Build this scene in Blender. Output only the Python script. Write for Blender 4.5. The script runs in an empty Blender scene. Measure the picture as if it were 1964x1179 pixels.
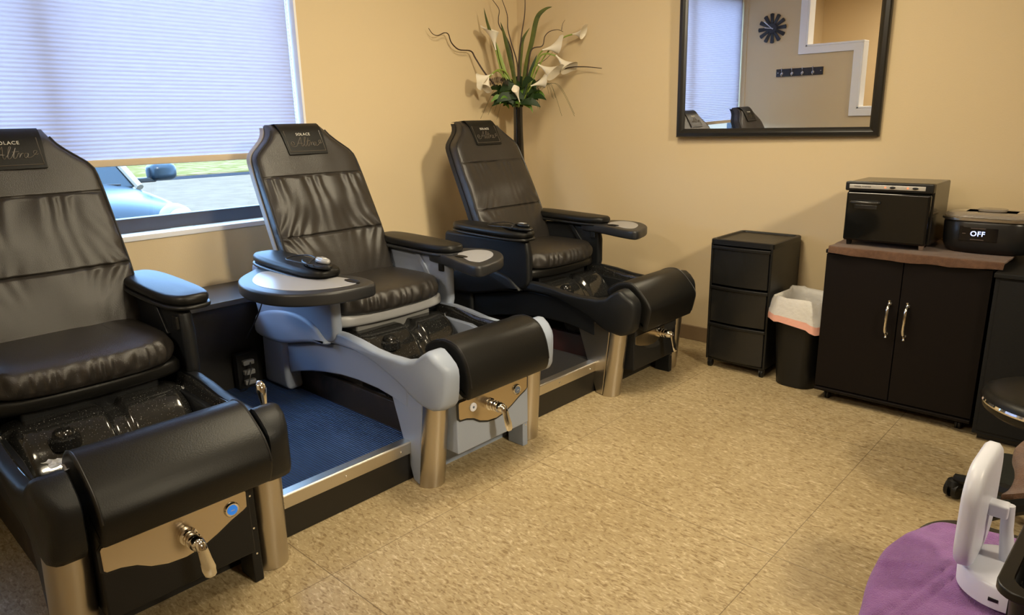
import bpy, bmesh, math, random
from mathutils import Vector, Matrix, noise
random.seed(4)
PI = math.pi
SC = bpy.context.scene
COL = SC.collection

# ------------------------------------------------------------ camera
cam_d = bpy.data.cameras.new('camera')
cam = bpy.data.objects.new('camera', cam_d)
COL.objects.link(cam)
CAM = Vector((3.248, -3.584, 1.25))
YAW, PIT, ROL, FPX = math.radians(43.04912304), math.radians(14.76626005), math.radians(-1.24738995), 1344.506
fw = Vector((-math.sin(YAW)*math.cos(PIT), math.cos(YAW)*math.cos(PIT), -math.sin(PIT)))
r0 = Vector((math.cos(YAW), math.sin(YAW), 0)); u0 = r0.cross(fw)
rt = r0*math.cos(ROL) + u0*math.sin(ROL); up = -r0*math.sin(ROL) + u0*math.cos(ROL)
M = Matrix((rt, up, -fw)).transposed().to_4x4(); M.translation = CAM
cam.matrix_world = M
cam_d.sensor_width = 36; cam_d.lens = FPX/1964*36; cam_d.clip_start = .02; cam_d.clip_end = 300
SC.camera = cam

# ------------------------------------------------------------ world, sun, lamps, exposure
SC.view_settings.view_transform = 'Standard'; SC.view_settings.look = 'None'
SC.view_settings.exposure = 0.0; SC.view_settings.gamma = 1; SC.view_settings.use_curve_mapping = False
w = bpy.data.worlds.new('world'); SC.world = w; w.use_nodes = True
bg = w.node_tree.nodes['Background']
bg.inputs[0].default_value = (.32, .57, 1, 1); bg.inputs[1].default_value = 17

def lamp(name, kind, loc, energy, color, size=None, target=None, **kw):
    d = bpy.data.lights.new(name, kind); d.energy = energy; d.color = color
    if kind == 'AREA':
        d.shape = 'RECTANGLE'; d.size = size[0]; d.size_y = size[1]
    elif kind == 'SUN': d.angle = size
    else: d.shadow_soft_size = size
    o = bpy.data.objects.new(name, d); COL.objects.link(o); o.location = loc
    if target is not None:
        o.rotation_euler = (Vector(target)-Vector(loc)).to_track_quat('-Z', 'Y').to_euler()
    for k, v in kw.items(): setattr(d, k, v)
    return o
WARM = (1, .86, .60)
lamp('sun', 'SUN', (6, -4, 8), 5, (1, .95, .86), .01, (-4, -1, 0))
lamp('ceiling_lamp_far_right', 'AREA', (4.9, -2.3, 2.50), 27, WARM, (.35, .35), (.9, -1.3, .8), spread=math.radians(75))
lamp('ceiling_lamp_near', 'AREA', (2.8, -3.0, 2.55), 11, WARM, (.25, .25), (2.4, -2.2, 0))
lamp('ceiling_lamp_middle', 'AREA', (1.7, -1.6, 2.56), 38, WARM, (.5, .5), (1.7, -1.6, 0))
lamp('ceiling_lamp_back_room', 'AREA', (1.6, -4.9, 2.56), 50, (1, .86, .66), (.6, .6), (1.6, -4.9, 0))

# ------------------------------------------------------------ materials
MATS = {}
def mat(name, col, rough=.5, metal=0, bump=None, var=None, spec=.5, coat=0, aniso=0, trans=0, emit=None, sheen=0):
    """bump=(scale,strength,detail) ; var=(scale, colour2, lo, hi)"""
    if name in MATS: return MATS[name]
    m = bpy.data.materials.new(name); m.use_nodes = True
    nt = m.node_tree; b = nt.nodes['Principled BSDF']
    b.inputs['Base Color'].default_value = (*col, 1); b.inputs['Roughness'].default_value = rough
    b.inputs['Metallic'].default_value = metal; b.inputs['Specular IOR Level'].default_value = spec
    b.inputs['Coat Weight'].default_value = coat; b.inputs['Anisotropic'].default_value = aniso
    b.inputs['Transmission Weight'].default_value = trans
    if sheen: b.inputs['Sheen Weight'].default_value = sheen
    if emit:
        b.inputs['Emission Color'].default_value = (*emit[0], 1); b.inputs['Emission Strength'].default_value = emit[1]
    tc = nt.nodes.new('ShaderNodeTexCoord')
    if bump:
        n = nt.nodes.new('ShaderNodeTexNoise'); n.inputs['Scale'].default_value = bump[0]; n.inputs['Detail'].default_value = bump[2] if len(bump) > 2 else 3
        nt.links.new(tc.outputs['Object'], n.inputs['Vector'])
        bp = nt.nodes.new('ShaderNodeBump'); bp.inputs['Strength'].default_value = bump[1]; bp.inputs['Distance'].default_value = .004
        nt.links.new(n.outputs['Fac'], bp.inputs['Height']); nt.links.new(bp.outputs['Normal'], b.inputs['Normal'])
    if var:
        n = nt.nodes.new('ShaderNodeTexNoise'); n.inputs['Scale'].default_value = var[0]; n.inputs['Detail'].default_value = 4
        nt.links.new(tc.outputs['Object'], n.inputs['Vector'])
        r = nt.nodes.new('ShaderNodeValToRGB'); r.color_ramp.elements[0].position = var[2]; r.color_ramp.elements[1].position = var[3]
        r.color_ramp.elements[0].color = (*col, 1); r.color_ramp.elements[1].color = (*var[1], 1)
        nt.links.new(n.outputs['Fac'], r.inputs['Fac']); nt.links.new(r.outputs['Color'], b.inputs['Base Color'])
    MATS[name] = m
    return m

WALL = mat('wall_paint', (.67, .535, .335), .75, bump=(180, .12), spec=.3)
WALLW = mat('white_paint', (.84, .84, .86), .5)
CEIL = mat('ceiling_paint', (.8, .76, .68), .9)
BASEB = mat('vinyl_baseboard', (.22, .15, .085), .5)
LEATHER = mat('black_leather', (.024, .021, .019), .34, bump=(420, .25), spec=.55)
LEATHER2 = mat('smooth_black_vinyl', (.007, .0068, .0064), .42, bump=(260, .12), spec=.32)
PIPE = mat('dark_piping', (.012, .012, .014), .4)
SHELLG = mat('light_grey_plastic', (.31, .36, .47), .42, bump=(300, .06))
SHELLB = mat('black_plastic_shell', (.007, .008, .010), .45, bump=(350, .15), spec=.36)
ARMG = mat('dark_grey_plastic', (.020, .021, .024), .40)
TRAYG = mat('grey_tray_insert', (.36, .36, .38), .3)
GLOSSB = mat('glossy_black_acrylic', (.012, .012, .012), .12, var=(300, (.3, .3, .28), .66, .70), spec=.6, bump=(14, .35))
STEEL = mat('brushed_steel', (.56, .52, .46), .30, 1, bump=(90, .05))
PLATE = mat('brass_tinted_steel', (.60, .52, .40), .24, 1)
CHROME = mat('chrome', (.85, .84, .82), .07, 1)
ALU = mat('aluminium_trim', (.72, .68, .60), .38, 1, bump=(200, .1))
DARKIN = mat('worn_dark_panel', (.030, .024, .020), .6, var=(9, (.085, .06, .045), .5, .75))
BLACKW = mat('black_wood', (.014, .013, .012), .35, bump=(60, .05))
ESPR = mat('espresso_laminate', (.006, .004, .0038), .5, spec=.18)
CHAR = mat('charcoal_laminate', (.009, .009, .0095), .65, bump=(300, .2), spec=.25)
BLKP = mat('black_plastic', (.007, .007, .007), .4, spec=.4)
SMOKE = mat('smoky_drawer_plastic', (.012, .012, .012), .25, bump=(30, .1))
RUBBER = mat('black_rubber', (.012, .012, .012), .7)
WHITEP = mat('white_plastic', (.76, .79, .92), .35)
LINER = mat('white_bin_liner', (.62, .60, .58), .45, bump=(40, .8))
PINK = mat('pink_liner_band', (.80, .42, .34), .45, bump=(40, .6))
BROWNT = mat('brown_towel', (.10, .045, .022), .95, bump=(500, .9), sheen=.2, var=(60, (.14, .068, .035), .4, .7))
PURP = mat('purple_towel', (.25, .09, .33), .95, bump=(700, .8), sheen=.25, var=(50, (.31, .125, .40), .4, .7))
MIRR = mat('mirror_glass', (.90, .90, .88), .0, 1)
FRAME = mat('black_frame', (.012, .011, .010), .3)
WINF = mat('dark_window_frame', (.05, .05, .06), .45)
VASE = mat('black_glazed_ceramic', (.006, .006, .006), .05, spec=.7)
LEAFD = mat('dark_green_leaf', (.012, .032, .006), .45, spec=.25)
LEAFB = mat('bright_green_leaf', (.10, .22, .02), .45)
BLADE = mat('olive_blade_leaf', (.085, .10, .008), .5, var=(12, (.035, .05, .006), .4, .65), spec=.2)
STEMG = mat('lime_green_stem', (.22, .30, .05), .5)
TWIG = mat('dark_brown_twig', (.035, .016, .010), .6)
LILY = mat('cream_lily_petal', (.80, .74, .62), .5)
STAMEN = mat('yellow_spadix', (.7, .5, .1), .6)
BLUEL = mat('blue_lit_button', (.02, .15, .45), .3, emit=((.03, .25, .9), .5))
GREYL = mat('grey_button', (.12, .16, .24), .3)
LED = mat('blue_led_digits', (.2, .3, 1), .3, emit=((.35, .45, 1), 6))
REDL = mat('red_indicator', (.8, .1, .05), .3, emit=((1, .15, .05), 2))
SILV = mat('silver_strip', (.65, .64, .62), .3, .6)
LABEL = mat('white_lettering', (.62, .60, .55), .5)
EMB = mat('embossed_thread', (.12, .10, .08), .35)

def glass_mat():
    m = bpy.data.materials.new('window_glass'); m.use_nodes = True; nt = m.node_tree; nt.nodes.clear()
    o = nt.nodes.new('ShaderNodeOutputMaterial'); t = nt.nodes.new('ShaderNodeBsdfTransparent'); g = nt.nodes.new('ShaderNodeBsdfGlossy')
    g.inputs['Roughness'].default_value = 0; mx = nt.nodes.new('ShaderNodeMixShader');
    t.inputs[0].default_value = (.93, .96, .96, 1)
    mx.inputs[0].default_value = .06; nt.links.new(t.outputs[0], mx.inputs[1]); nt.links.new(g.outputs[0], mx.inputs[2]); nt.links.new(mx.outputs[0], o.inputs[0])
    return m
GLASS = glass_mat()
def blind_mat():
    m = bpy.data.materials.new('blind_fabric'); m.use_nodes = True; nt = m.node_tree; nt.nodes.clear()
    o = nt.nodes.new('ShaderNodeOutputMaterial'); d = nt.nodes.new('ShaderNodeBsdfDiffuse'); t = nt.nodes.new('ShaderNodeBsdfTranslucent')
    mx = nt.nodes.new('ShaderNodeMixShader'); mx.inputs[0].default_value = .62
    tc = nt.nodes.new('ShaderNodeTexCoord'); mp = nt.nodes.new('ShaderNodeMapping'); mp.inputs['Scale'].default_value = (1, 6, 90)
    n = nt.nodes.new('ShaderNodeTexNoise'); n.inputs['Scale'].default_value = 2.2; n.inputs['Detail'].default_value = 5
    r = nt.nodes.new('ShaderNodeValToRGB'); r.color_ramp.elements[0].position = .3; r.color_ramp.elements[1].position = .7
    r.color_ramp.elements[0].color = (.64, .62, .60, 1); r.color_ramp.elements[1].color = (.70, .68, .66, 1)
    nt.links.new(tc.outputs['Object'], mp.inputs[0]); nt.links.new(mp.outputs[0], n.inputs['Vector']); nt.links.new(n.outputs['Fac'], r.inputs[0])
    nt.links.new(r.outputs[0], d.inputs[0]); q = nt.nodes.new('ShaderNodeMixRGB'); q.blend_type = 'MULTIPLY'; q.inputs[0].default_value = 1; q.inputs[2].default_value = (.44, .345, .39, 1); nt.links.new(r.outputs[0], q.inputs[1]); nt.links.new(q.outputs[0], t.inputs[0])
    nt.links.new(d.outputs[0], mx.inputs[1]); nt.links.new(t.outputs[0], mx.inputs[2]); nt.links.new(mx.outputs[0], o.inputs[0])
    return m
BLIND = blind_mat()
def floor_mat():
    m = bpy.data.materials.new('vinyl_tile_floor'); m.use_nodes = True; nt = m.node_tree; b = nt.nodes['Principled BSDF']
    L = nt.links.new; N = nt.nodes.new
    tc = N('ShaderNodeTexCoord')
    mp = N('ShaderNodeMapping'); mp.inputs['Rotation'].default_value = (0, 0, .35); mp.inputs['Scale'].default_value = (40, 105, 1); L(tc.outputs['Object'], mp.inputs[0])
    n1 = N('ShaderNodeTexNoise'); n1.inputs['Scale'].default_value = 1; n1.inputs['Detail'].default_value = 4; n1.inputs['Distortion'].default_value = 1.2; L(mp.outputs[0], n1.inputs['Vector'])
    r1 = N('ShaderNodeValToRGB'); e = r1.color_ramp.elements
    e[0].position = .35; e[0].color = (.27, .19, .095, 1); e[1].position = .68; e[1].color = (.64, .53, .35, 1)
    q = e.new(.44); q.color = (.42, .32, .18, 1); q = e.new(.58); q.color = (.47, .37, .215, 1)
    L(n1.outputs['Fac'], r1.inputs[0])
    n2 = N('ShaderNodeTexNoise'); n2.inputs['Scale'].default_value = 2.2; L(tc.outputs['Object'], n2.inputs['Vector'])
    mx = N('ShaderNodeMixRGB'); mx.blend_type = 'MULTIPLY'; mx.inputs[0].default_value = .35
    r2 = N('ShaderNodeValToRGB'); r2.color_ramp.elements[0].position = .35; r2.color_ramp.elements[1].position = .65; r2.color_ramp.elements[0].color = (.72, .68, .6, 1); r2.color_ramp.elements[1].color = (1, 1, 1, 1)
    L(n2.outputs['Fac'], r2.inputs[0]); L(r1.outputs[0], mx.inputs[1]); L(r2.outputs[0], mx.inputs[2])
    # seams
    sp = N('ShaderNodeSeparateXYZ'); L(tc.outputs['Object'], sp.inputs[0])
    def seam(out, off, per, wdt):
        a = N('ShaderNodeMath'); a.operation = 'SUBTRACT'; L(out, a.inputs[0]); a.inputs[1].default_value = off-100*per
        c = N('ShaderNodeMath'); c.operation = 'MODULO'; L(a.outputs[0], c.inputs[0]); c.inputs[1].default_value = per
        d = N('ShaderNodeMath'); d.operation = 'LESS_THAN'; L(c.outputs[0], d.inputs[0]); d.inputs[1].default_value = wdt
        return d.outputs[0]
    def mul(a, k):
        d = N('ShaderNodeMath'); d.operation = 'MULTIPLY'; L(a, d.inputs[0]); d.inputs[1].default_value = k; return d.outputs[0]
    def mxm(a, c):
        d = N('ShaderNodeMath'); d.operation = 'MAXIMUM'; L(a, d.inputs[0]); L(c, d.inputs[1]); return d.outputs[0]
    s = mxm(mul(seam(sp.outputs[1], -1.75, .914, .0028), .8), mul(seam(sp.outputs[0], 2.565, .914, .0026), .7))
    s = mxm(s, mxm(mul(seam(sp.outputs[1], -1.75, .3047, .0014), .18), mul(seam(sp.outputs[0], 2.565, .3047, .0014), .18)))
    m3 = N('ShaderNodeMixRGB'); L(s, m3.inputs[0]); L(mx.outputs[0], m3.inputs[1]); m3.inputs[2].default_value = (.12, .08, .04, 1)
    L(m3.outputs[0], b.inputs['Base Color'])
    b.inputs['Roughness'].default_value = .42; b.inputs['Specular IOR Level'].default_value = .4
    bp = N('ShaderNodeBump'); bp.inputs['Strength'].default_value = .08; bp.inputs['Distance'].default_value = .002; L(n1.outputs['Fac'], bp.inputs['Height']); L(bp.outputs[0], b.inputs['Normal'])
    return m
FLOOR = floor_mat()
def mat_mat(name, c1, c2):
    m = bpy.data.materials.new(name); m.use_nodes = True; nt = m.node_tree; b = nt.nodes['Principled BSDF']; L = nt.links.new
    tc = nt.nodes.new('ShaderNodeTexCoord'); wv = nt.nodes.new('ShaderNodeTexWave'); wv.bands_direction = 'Y'; wv.inputs['Scale'].default_value = 32; wv.inputs['Distortion'].default_value = 0
    L(tc.outputs['Object'], wv.inputs['Vector']); r = nt.nodes.new('ShaderNodeValToRGB'); r.color_ramp.elements[0].color = (*c1, 1); r.color_ramp.elements[1].color = (*c2, 1)
    L(wv.outputs['Fac'], r.inputs[0]); L(r.outputs[0], b.inputs['Base Color']); b.inputs['Roughness'].default_value = .5
    bp = nt.nodes.new('ShaderNodeBump'); bp.inputs['Strength'].default_value = .9; bp.inputs['Distance'].default_value = .004; L(wv.outputs['Fac'], bp.inputs['Height']); L(bp.outputs[0], b.inputs['Normal'])
    return m
MATBLUE = mat_mat('ribbed_navy_rubber', (.008, .018, .060), (.022, .055, .17))
MATDARK = mat_mat('ribbed_black_rubber', (.014, .013, .013), (.03, .028, .026))

# ------------------------------------------------------------ mesh helpers
class MB:
    def __init__(s): s.v = []; s.f = []
    def add(s, vs, fs):
        o = len(s.v); s.v += [tuple(v) for v in vs]; s.f += [tuple(i+o for i in f) for f in fs]; return s
    def box(s, x0, x1, y0, y1, z0, z1):
        vs = [(x, y, z) for z in (z0, z1) for y in (y0, y1) for x in (x0, x1)]
        return s.add(vs, [(0, 2, 3, 1), (4, 5, 7, 6), (0, 1, 5, 4), (2, 6, 7, 3), (0, 4, 6, 2), (1, 3, 7, 5)])
    def loft(s, rings, caps=(True, True), closed=True):
        n = len(rings[0]); vs = [p for r in rings for p in r]; fs = []
        for i in range(len(rings)-1):
            for j in range(n if closed else n-1):
                k = (j+1) % n
                fs.append((i*n+j, i*n+k, (i+1)*n+k, (i+1)*n+j))
        if caps[0]: fs.append(tuple(range(n-1, -1, -1)))
        if caps[1]: fs.append(tuple((len(rings)-1)*n+j for j in range(n)))
        return s.add(vs, fs)
    def prism(s, pts, ax, a, b):
        """2D outline extruded along axis ax from a to b; remaining axes keep order"""
        def P(p, t):
            return {'x': (t, p[0], p[1]), 'y': (p[0], t, p[1]), 'z': (p[0], p[1], t)}[ax]
        return s.loft([[P(p, a) for p in pts], [P(p, b) for p in pts]])
    def lathe(s, prof, c=(0, 0, 0), n=32, axis='z', sx=1, sy=1):
        rings = []
        for r, h in prof:
            ring = []
            for j in range(n):
                a = 2*PI*j/n; p = (r*math.cos(a)*sx, r*math.sin(a)*sy, h)
                if axis == 'x': p = (p[2], p[0], p[1])
                elif axis == 'y': p = (p[0], p[2], p[1])
                ring.append((c[0]+p[0], c[1]+p[1], c[2]+p[2]))
            rings.append(ring)
        return s.loft(rings)
    def tube(s, pts, r, n=8, close=False):
        pts = [Vector(p) for p in pts]; m = len(pts)
        rad = r if isinstance(r, (list, tuple)) else [r]*m
        rings = []; ref = None
        for i, p in enumerate(pts):
            t = (pts[(i+1) % m] - pts[i-1]) if (close or 0 < i < m-1) else (pts[1]-pts[0] if i == 0 else pts[-1]-pts[-2])
            if t.length < 1e-9: t = Vector((0, 0, 1))
            t.normalize()
            if ref is None: ref = t.orthogonal().normalized()
            else:
                ref = ref - t*ref.dot(t)
                ref = t.orthogonal().normalized() if ref.length < 1e-6 else ref.normalized()
            b = t.cross(ref)
            rings.append([p + (ref*math.cos(2*PI*j/n) + b*math.sin(2*PI*j/n))*rad[i] for j in range(n)])
        if close: rings.append(rings[0])
        return s.loft(rings, (not close, not close))
    def build(s, name, m, parent=None, bevel=0, seg=3, smooth=True, angle=40, sub=0):
        me = bpy.data.meshes.new(name); me.from_pydata(s.v, [], s.f); me.update()
        bm = bmesh.new(); bm.from_mesh(me); bmesh.ops.recalc_face_normals(bm, faces=bm.faces); bm.to_mesh(me); bm.free()
        me.materials.append(m)
        o = bpy.data.objects.new(name, me); COL.objects.link(o)
        if parent: o.parent = parent
        if bevel:
            b = o.modifiers.new('bevel', 'BEVEL'); b.width = bevel; b.segments = seg; b.limit_method = 'ANGLE'; b.angle_limit = math.radians(28)
        if sub:
            b = o.modifiers.new('sub', 'SUBSURF'); b.levels = b.render_levels = sub
        if smooth:
            me.polygons.foreach_set('use_smooth', [True]*len(me.polygons))
            try: me.set_sharp_from_angle(angle=math.radians(angle))
            except Exception: pass
            if bevel:
                wn = o.modifiers.new('wn', 'WEIGHTED_NORMAL'); wn.keep_sharp = False
        return o
def smoothpath(pts, k=6, close=False):
    P = [Vector(p) for p in pts]; out = []; n = len(P)
    for i in range(n if close else n-1):
        a, b, c, d = (P[(i-1) % n] if close or i > 0 else P[0]), P[i], P[(i+1) % n], (P[(i+2) % n] if close or i+2 < n else P[-1])
        for j in range(k):
            t = j/k
            out.append(.5*((2*b)+(-a+c)*t+(2*a-5*b+4*c-d)*t*t+(-a+3*b-3*c+d)*t**3))
    if not close: out.append(P[-1])
    return out
def sp2(pts, k=5, close=True): return [(p.x, p.y) for p in smoothpath([(a, b, 0) for a, b in pts], k, close)]
def empty(name, loc=(0, 0, 0), rz=0, label=None, cat=None, group=None):
    o = bpy.data.objects.new(name, None); COL.objects.link(o); o.location = loc; o.rotation_euler = (0, 0, rz); o.empty_display_size = .1
    if label: tag(o, label, cat, group)
    return o
def tag(o, label, cat, group=None):
    o['label'] = label; o['category'] = cat
    if group: o['group'] = group
    return o
def struct(o): o['kind'] = 'structure'; return o
def text_mesh(body, size, m, parent, origin, right, upv, name, shear=0, ext=.0008, align='CENTER', space=1.0):
    cu = bpy.data.curves.new(name, 'FONT'); cu.body = body; cu.size = size; cu.extrude = ext; cu.shear = shear; cu.align_x = align; cu.align_y = 'CENTER'; cu.space_character = space
    t = bpy.data.objects.new(name, cu); COL.objects.link(t)
    bpy.context.view_layer.update()
    me = bpy.data.meshes.new_from_object(t.evaluated_get(bpy.context.evaluated_depsgraph_get()))
    bpy.data.objects.remove(t)
    r = Vector(right).normalized(); uu = Vector(upv).normalized(); nn = r.cross(uu)
    Mx = Matrix((r, uu, nn)).transposed().to_4x4(); Mx.translation = Vector(origin); me.transform(Mx)
    me.materials.clear(); me.materials.append(m)
    o = bpy.data.objects.new(name, me); COL.objects.link(o); o.parent = parent
    return o
def cloth_grid(f, nu, nv, thick=0):
    """closed sheet from f(u,v) -> Vector, thickness downwards"""
    mb = MB(); vs = []; fs = []
    for s in (0, 1):
        for i in range(nu+1):
            for j in range(nv+1):
                p = f(i/nu, j/nv); vs.append((p[0], p[1], p[2]-s*thick))
    o = (nu+1)*(nv+1); I = lambda i, j: i*(nv+1)+j
    for i in range(nu):
        for j in range(nv):
            fs.append((I(i, j), I(i+1, j), I(i+1, j+1), I(i, j+1)))
            fs.append((o+I(i, j), o+I(i, j+1), o+I(i+1, j+1), o+I(i+1, j)))
    for i in range(nu):
        fs.append((I(i, 0), o+I(i, 0), o+I(i+1, 0), I(i+1, 0))); fs.append((I(i, nv), I(i+1, nv), o+I(i+1, nv), o+I(i, nv)))
    for j in range(nv):
        fs.append((I(0, j), I(0, j+1), o+I(0, j+1), o+I(0, j))); fs.append((I(nu, j), o+I(nu, j), o+I(nu, j+1), I(nu, j+1)))
    return mb.add(vs, fs)
def rrect(x0, x1, y0, y1, r, n=6):
    out = []
    for cx, cy, a0 in ((x1-r, y1-r, 0), (x0+r, y1-r, 90), (x0+r, y0+r, 180), (x1-r, y0+r, 270)):
        for i in range(n+1):
            a = math.radians(a0+90*i/n); out.append((cx+r*math.cos(a), cy+r*math.sin(a)))
    return out
def offset_poly(pts, d):
    n = len(pts); c = (sum(p[0] for p in pts)/n, sum(p[1] for p in pts)/n); out = []
    A = sum(pts[i][0]*pts[(i+1) % n][1]-pts[(i+1) % n][0]*pts[i][1] for i in range(n)); sg = 1 if A > 0 else -1
    for i in range(n):
        a, b = Vector(pts[i-1]), Vector(pts[(i+1) % n]); t = (b-a)
        if t.length < 1e-9: out.append(pts[i]); continue
        t.normalize(); nrm = Vector((t.y, -t.x))*sg
        out.append((pts[i][0]-nrm.x*d, pts[i][1]-nrm.y*d))
    return out
def pillow(mb, outline, z0, z1, r, zf=None, steps=5, crown=0):
    """soft slab: plan outline, rounded top & bottom edges"""
    rings = []
    for i in range(steps+1):
        a = PI/2*i/steps; d = r*(1-math.sin(a)); z = z0+r*(1-math.cos(a))
        rings.append([(x, y, z) for x, y in offset_poly(outline, d)])
    for i in range(steps+1):
        a = PI/2*(1-i/steps); d = r*(1-math.sin(a)); z = z1-r*(1-math.cos(a))
        rings.append([(x, y, z) for x, y in offset_poly(outline, d)])
    n = len(outline); cx = sum(p[0] for p in outline)/n; cy = sum(p[1] for p in outline)/n
    top = rings[-1]
    for k in (.75, .45, .15):
        rings.append([(cx+(x-cx)*k, cy+(y-cy)*k, z+crown*(1-k*k)) for x, y, z in top])
    if zf: rings = [[(x, y, z+zf(x, y)) for x, y, z in rg] for rg in rings]
    return mb.loft(rings)

# ------------------------------------------------------------ room shell
WY0, WY1, WZ0, WZ1 = -3.742, -1.60, .80, 2.34   # window opening
H = 2.6
struct(MB().box(-.2, 6.6, -6.2, .2, -.1, 0).build('floor', FLOOR, smooth=False))
struct(MB().box(-.2, 6.6, -6.2, .2, H, H+.1).build('ceiling', CEIL, smooth=False))
mb = MB().box(-.165, 0, -6.2, WY0, 0, H).box(-.165, 0, WY1, .2, 0, H).box(-.165, 0, WY0, WY1, 0, WZ0).box(-.165, 0, WY0, WY1, WZ1, H)
struct(mb.build('wall_left', WALL, smooth=False))
struct(MB().box(0, 6.6, 0, .2, 0, H).build('wall_back', WALL, smooth=False))
struct(MB().box(6.4, 6.6, -6.0, 0, 0, H).build('wall_right', WALL, smooth=False))
struct(MB().box(0, 6.4, -6.2, -6.0, 0, H).build('wall_front', WALL, smooth=False))
# stepped partition wall with white trim
PY0, PY1 = -3.87, -3.75
PX1, PX2, PZ1, PZ2, PEND = .59, 1.10, 1.795, 1.205, 2.3
struct(MB().prism([(0, 0), (PEND, 0), (PEND, PZ2), (PX2, PZ2), (PX2, PZ1), (PX1, PZ1), (PX1, H), (0, H)], 'y', PY0, PY1).build('wall_partition', WALL, smooth=False))
t = .066
mb = MB()
for yy0, yy1 in ((PY1, PY1+.018), (PY0-.018, PY0)):
    mb.prism([(PX1-t, H), (PX1+.002, H), (PX1+.002, PZ1), (PX2+.002, PZ1), (PX2+.002, PZ2), (PEND, PZ2), (PEND, PZ2-t), (PX2-t, PZ2-t), (PX2-t, PZ1-t), (PX1-t, PZ1-t)], 'y', yy0, yy1)
mb.box(PX1, PX1+.02, PY0-.018, PY1+.018, PZ1, H).box(PX1, PX2+.02, PY0-.018, PY1+.018, PZ1-.0, PZ1+.02)
mb.box(PX2, PX2+.02, PY0-.018, PY1+.018, PZ2, PZ1).box(PX2, PEND, PY0-.018, PY1+.018, PZ2, PZ2+.02)
struct(mb.build('trim_1', WALLW, bevel=.004, seg=2))
struct(MB().box(0, 6.4, -.012, 0, 0, .085).build('baseboard_back', BASEB, bevel=.003, seg=2))
struct(MB().box(0, .012, PY1, -.012, 0, .085).build('baseboard_left', BASEB, bevel=.003, seg=2))
struct(MB().box(.012, PEND, PY1, PY1+.012, 0, .085).build('baseboard_partition', BASEB, bevel=.003, seg=2))

# window: frame, mullion, glass, sill
win = struct(empty('window_1', (0, (WY0+WY1)/2, WZ0)))
def wb(mb, name, m, **k):
    o = mb.build(name, m, win, **k); o.data.transform(Matrix.Translation((0, -(WY0+WY1)/2, -WZ0))); return o
wb(MB().box(-.155, -.10, WY0, WY1, WZ0+.012, WZ0+.075).box(-.155, -.10, WY0, WY1, WZ1-.05, WZ1).box(-.155, -.10, WY0, WY0+.05, WZ0, WZ1).box(-.155, -.10, WY1-.04, WY1, WZ0, WZ1), 'window_frame', WINF, bevel=.003, seg=2)
wb(MB().box(-.160, -.11, -2.72, -2.655, WZ0+.012, WZ1), 'mullion', WINF, bevel=.003, seg=2)
wb(MB().box(-.135, -.130, WY0+.05, WY1-.04, WZ0+.07, WZ1-.05), 'glass_pane', GLASS, smooth=False)
wb(MB().box(-.10, .006, WY0, WY1, WZ0-.012, WZ0+.012), 'window_sill', WALLW, bevel=.003, seg=2)
wb(MB().box(-.10, .0015, WY1-.012, WY1+.0, WZ0+.012, WZ1), 'window_jamb', WALLW, smooth=False)

# cellular blind
bl = empty('cellular_blind', (-.06, -2.67, 1.115), label='white pleated cellular blind lowered over the upper window', cat='blind')
by0, by1, bz0 = WY0+.012-(-2.67), WY1-.026-(-2.67), .02
rows = []; z = bz0; k = 0
while z < 1.20:
    pitch = .0165; rows += [(.0, z), (.0042*(1-.65*min(1, z/.6)), z+pitch/2)]; z += pitch
mbb = MB()
prof = [(x+.004, z) for x, z in rows]; profb = [(-x-.012, z) for x, z in rows]
ny = 2
for pf in (prof,):
    mbb.loft([[(x, y, z) for x, z in pf] for y in (by0, by1)], (False, False), closed=False)
o = mbb.build('pleated_fabric', BLIND, bl, smooth=False)
MB().box(-.012, .014, by0, by1, -.010, .020).build('bottom_rail', mat('cream_rail', (.62, .50, .34), .5), bl, bevel=.004, seg=2)
pts = [(.022, by1-.004, z/100) for z in range(10, 122, 2)]
mb = MB()
for i in range(60):
    zz = .12+i*.018; mb.lathe([(.0005, -.006), (.0026, -.003), (.0026, .003), (.0005, .006)], (.022, by1-.002+.002*math.sin(i*2.1), zz), 6)
mb.tube([(.022, by1-.002, .11), (.022, by1-.002, 1.2)], .0009, 5)
mb.build('beaded_cord', WALLW, bl)
MB().box(-.018, .024, by0, by1, 1.195, 1.225).build('head_rail', WALLW, bl, bevel=.004, seg=2)

# ------------------------------------------------------------ outside
asph = mat('pale_asphalt', (.135, .094, .062), .9, bump=(30, .5), var=(3, (.158, .110, .072), .4, .6), spec=0)
struct(MB().box(-18, -.2, -40, 60, -.25, -.15).build('ground_road', asph, smooth=False))
struct(MB().box(-19.3, -18, -40, 60, -.25, -.14).build('ground_gutter_shade', mat('painted_gutter_shade', (.030, .028, .030), .9, spec=0), smooth=False))  # curb shadow painted as a dark strip between road and lawn
gm = mat('sunlit_grass', (.115, .095, .025), .95, var=(2.5, (.20, .135, .065), .42, .6), bump=(8, 1), spec=0)
struct(MB().box(-120, -19.3, -90, 120, -.25, -.10).build('ground_lawn', gm, smooth=False))
for s in (0,):
    MBc = MB()
CARB = mat('car_blue_paint', (.005, .013, .020), .3, coat=.08, spec=.3)
CARG = mat('car_glass', (.006, .012, .016), .1, spec=.25)
CHL = mat('headlight_lens', (.22, .17, .11), .15, spec=.5)
car = empty('car', (-1.95, -2.14, -.15), label='blue compact car parked nose-in outside the window', cat='car')
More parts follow.
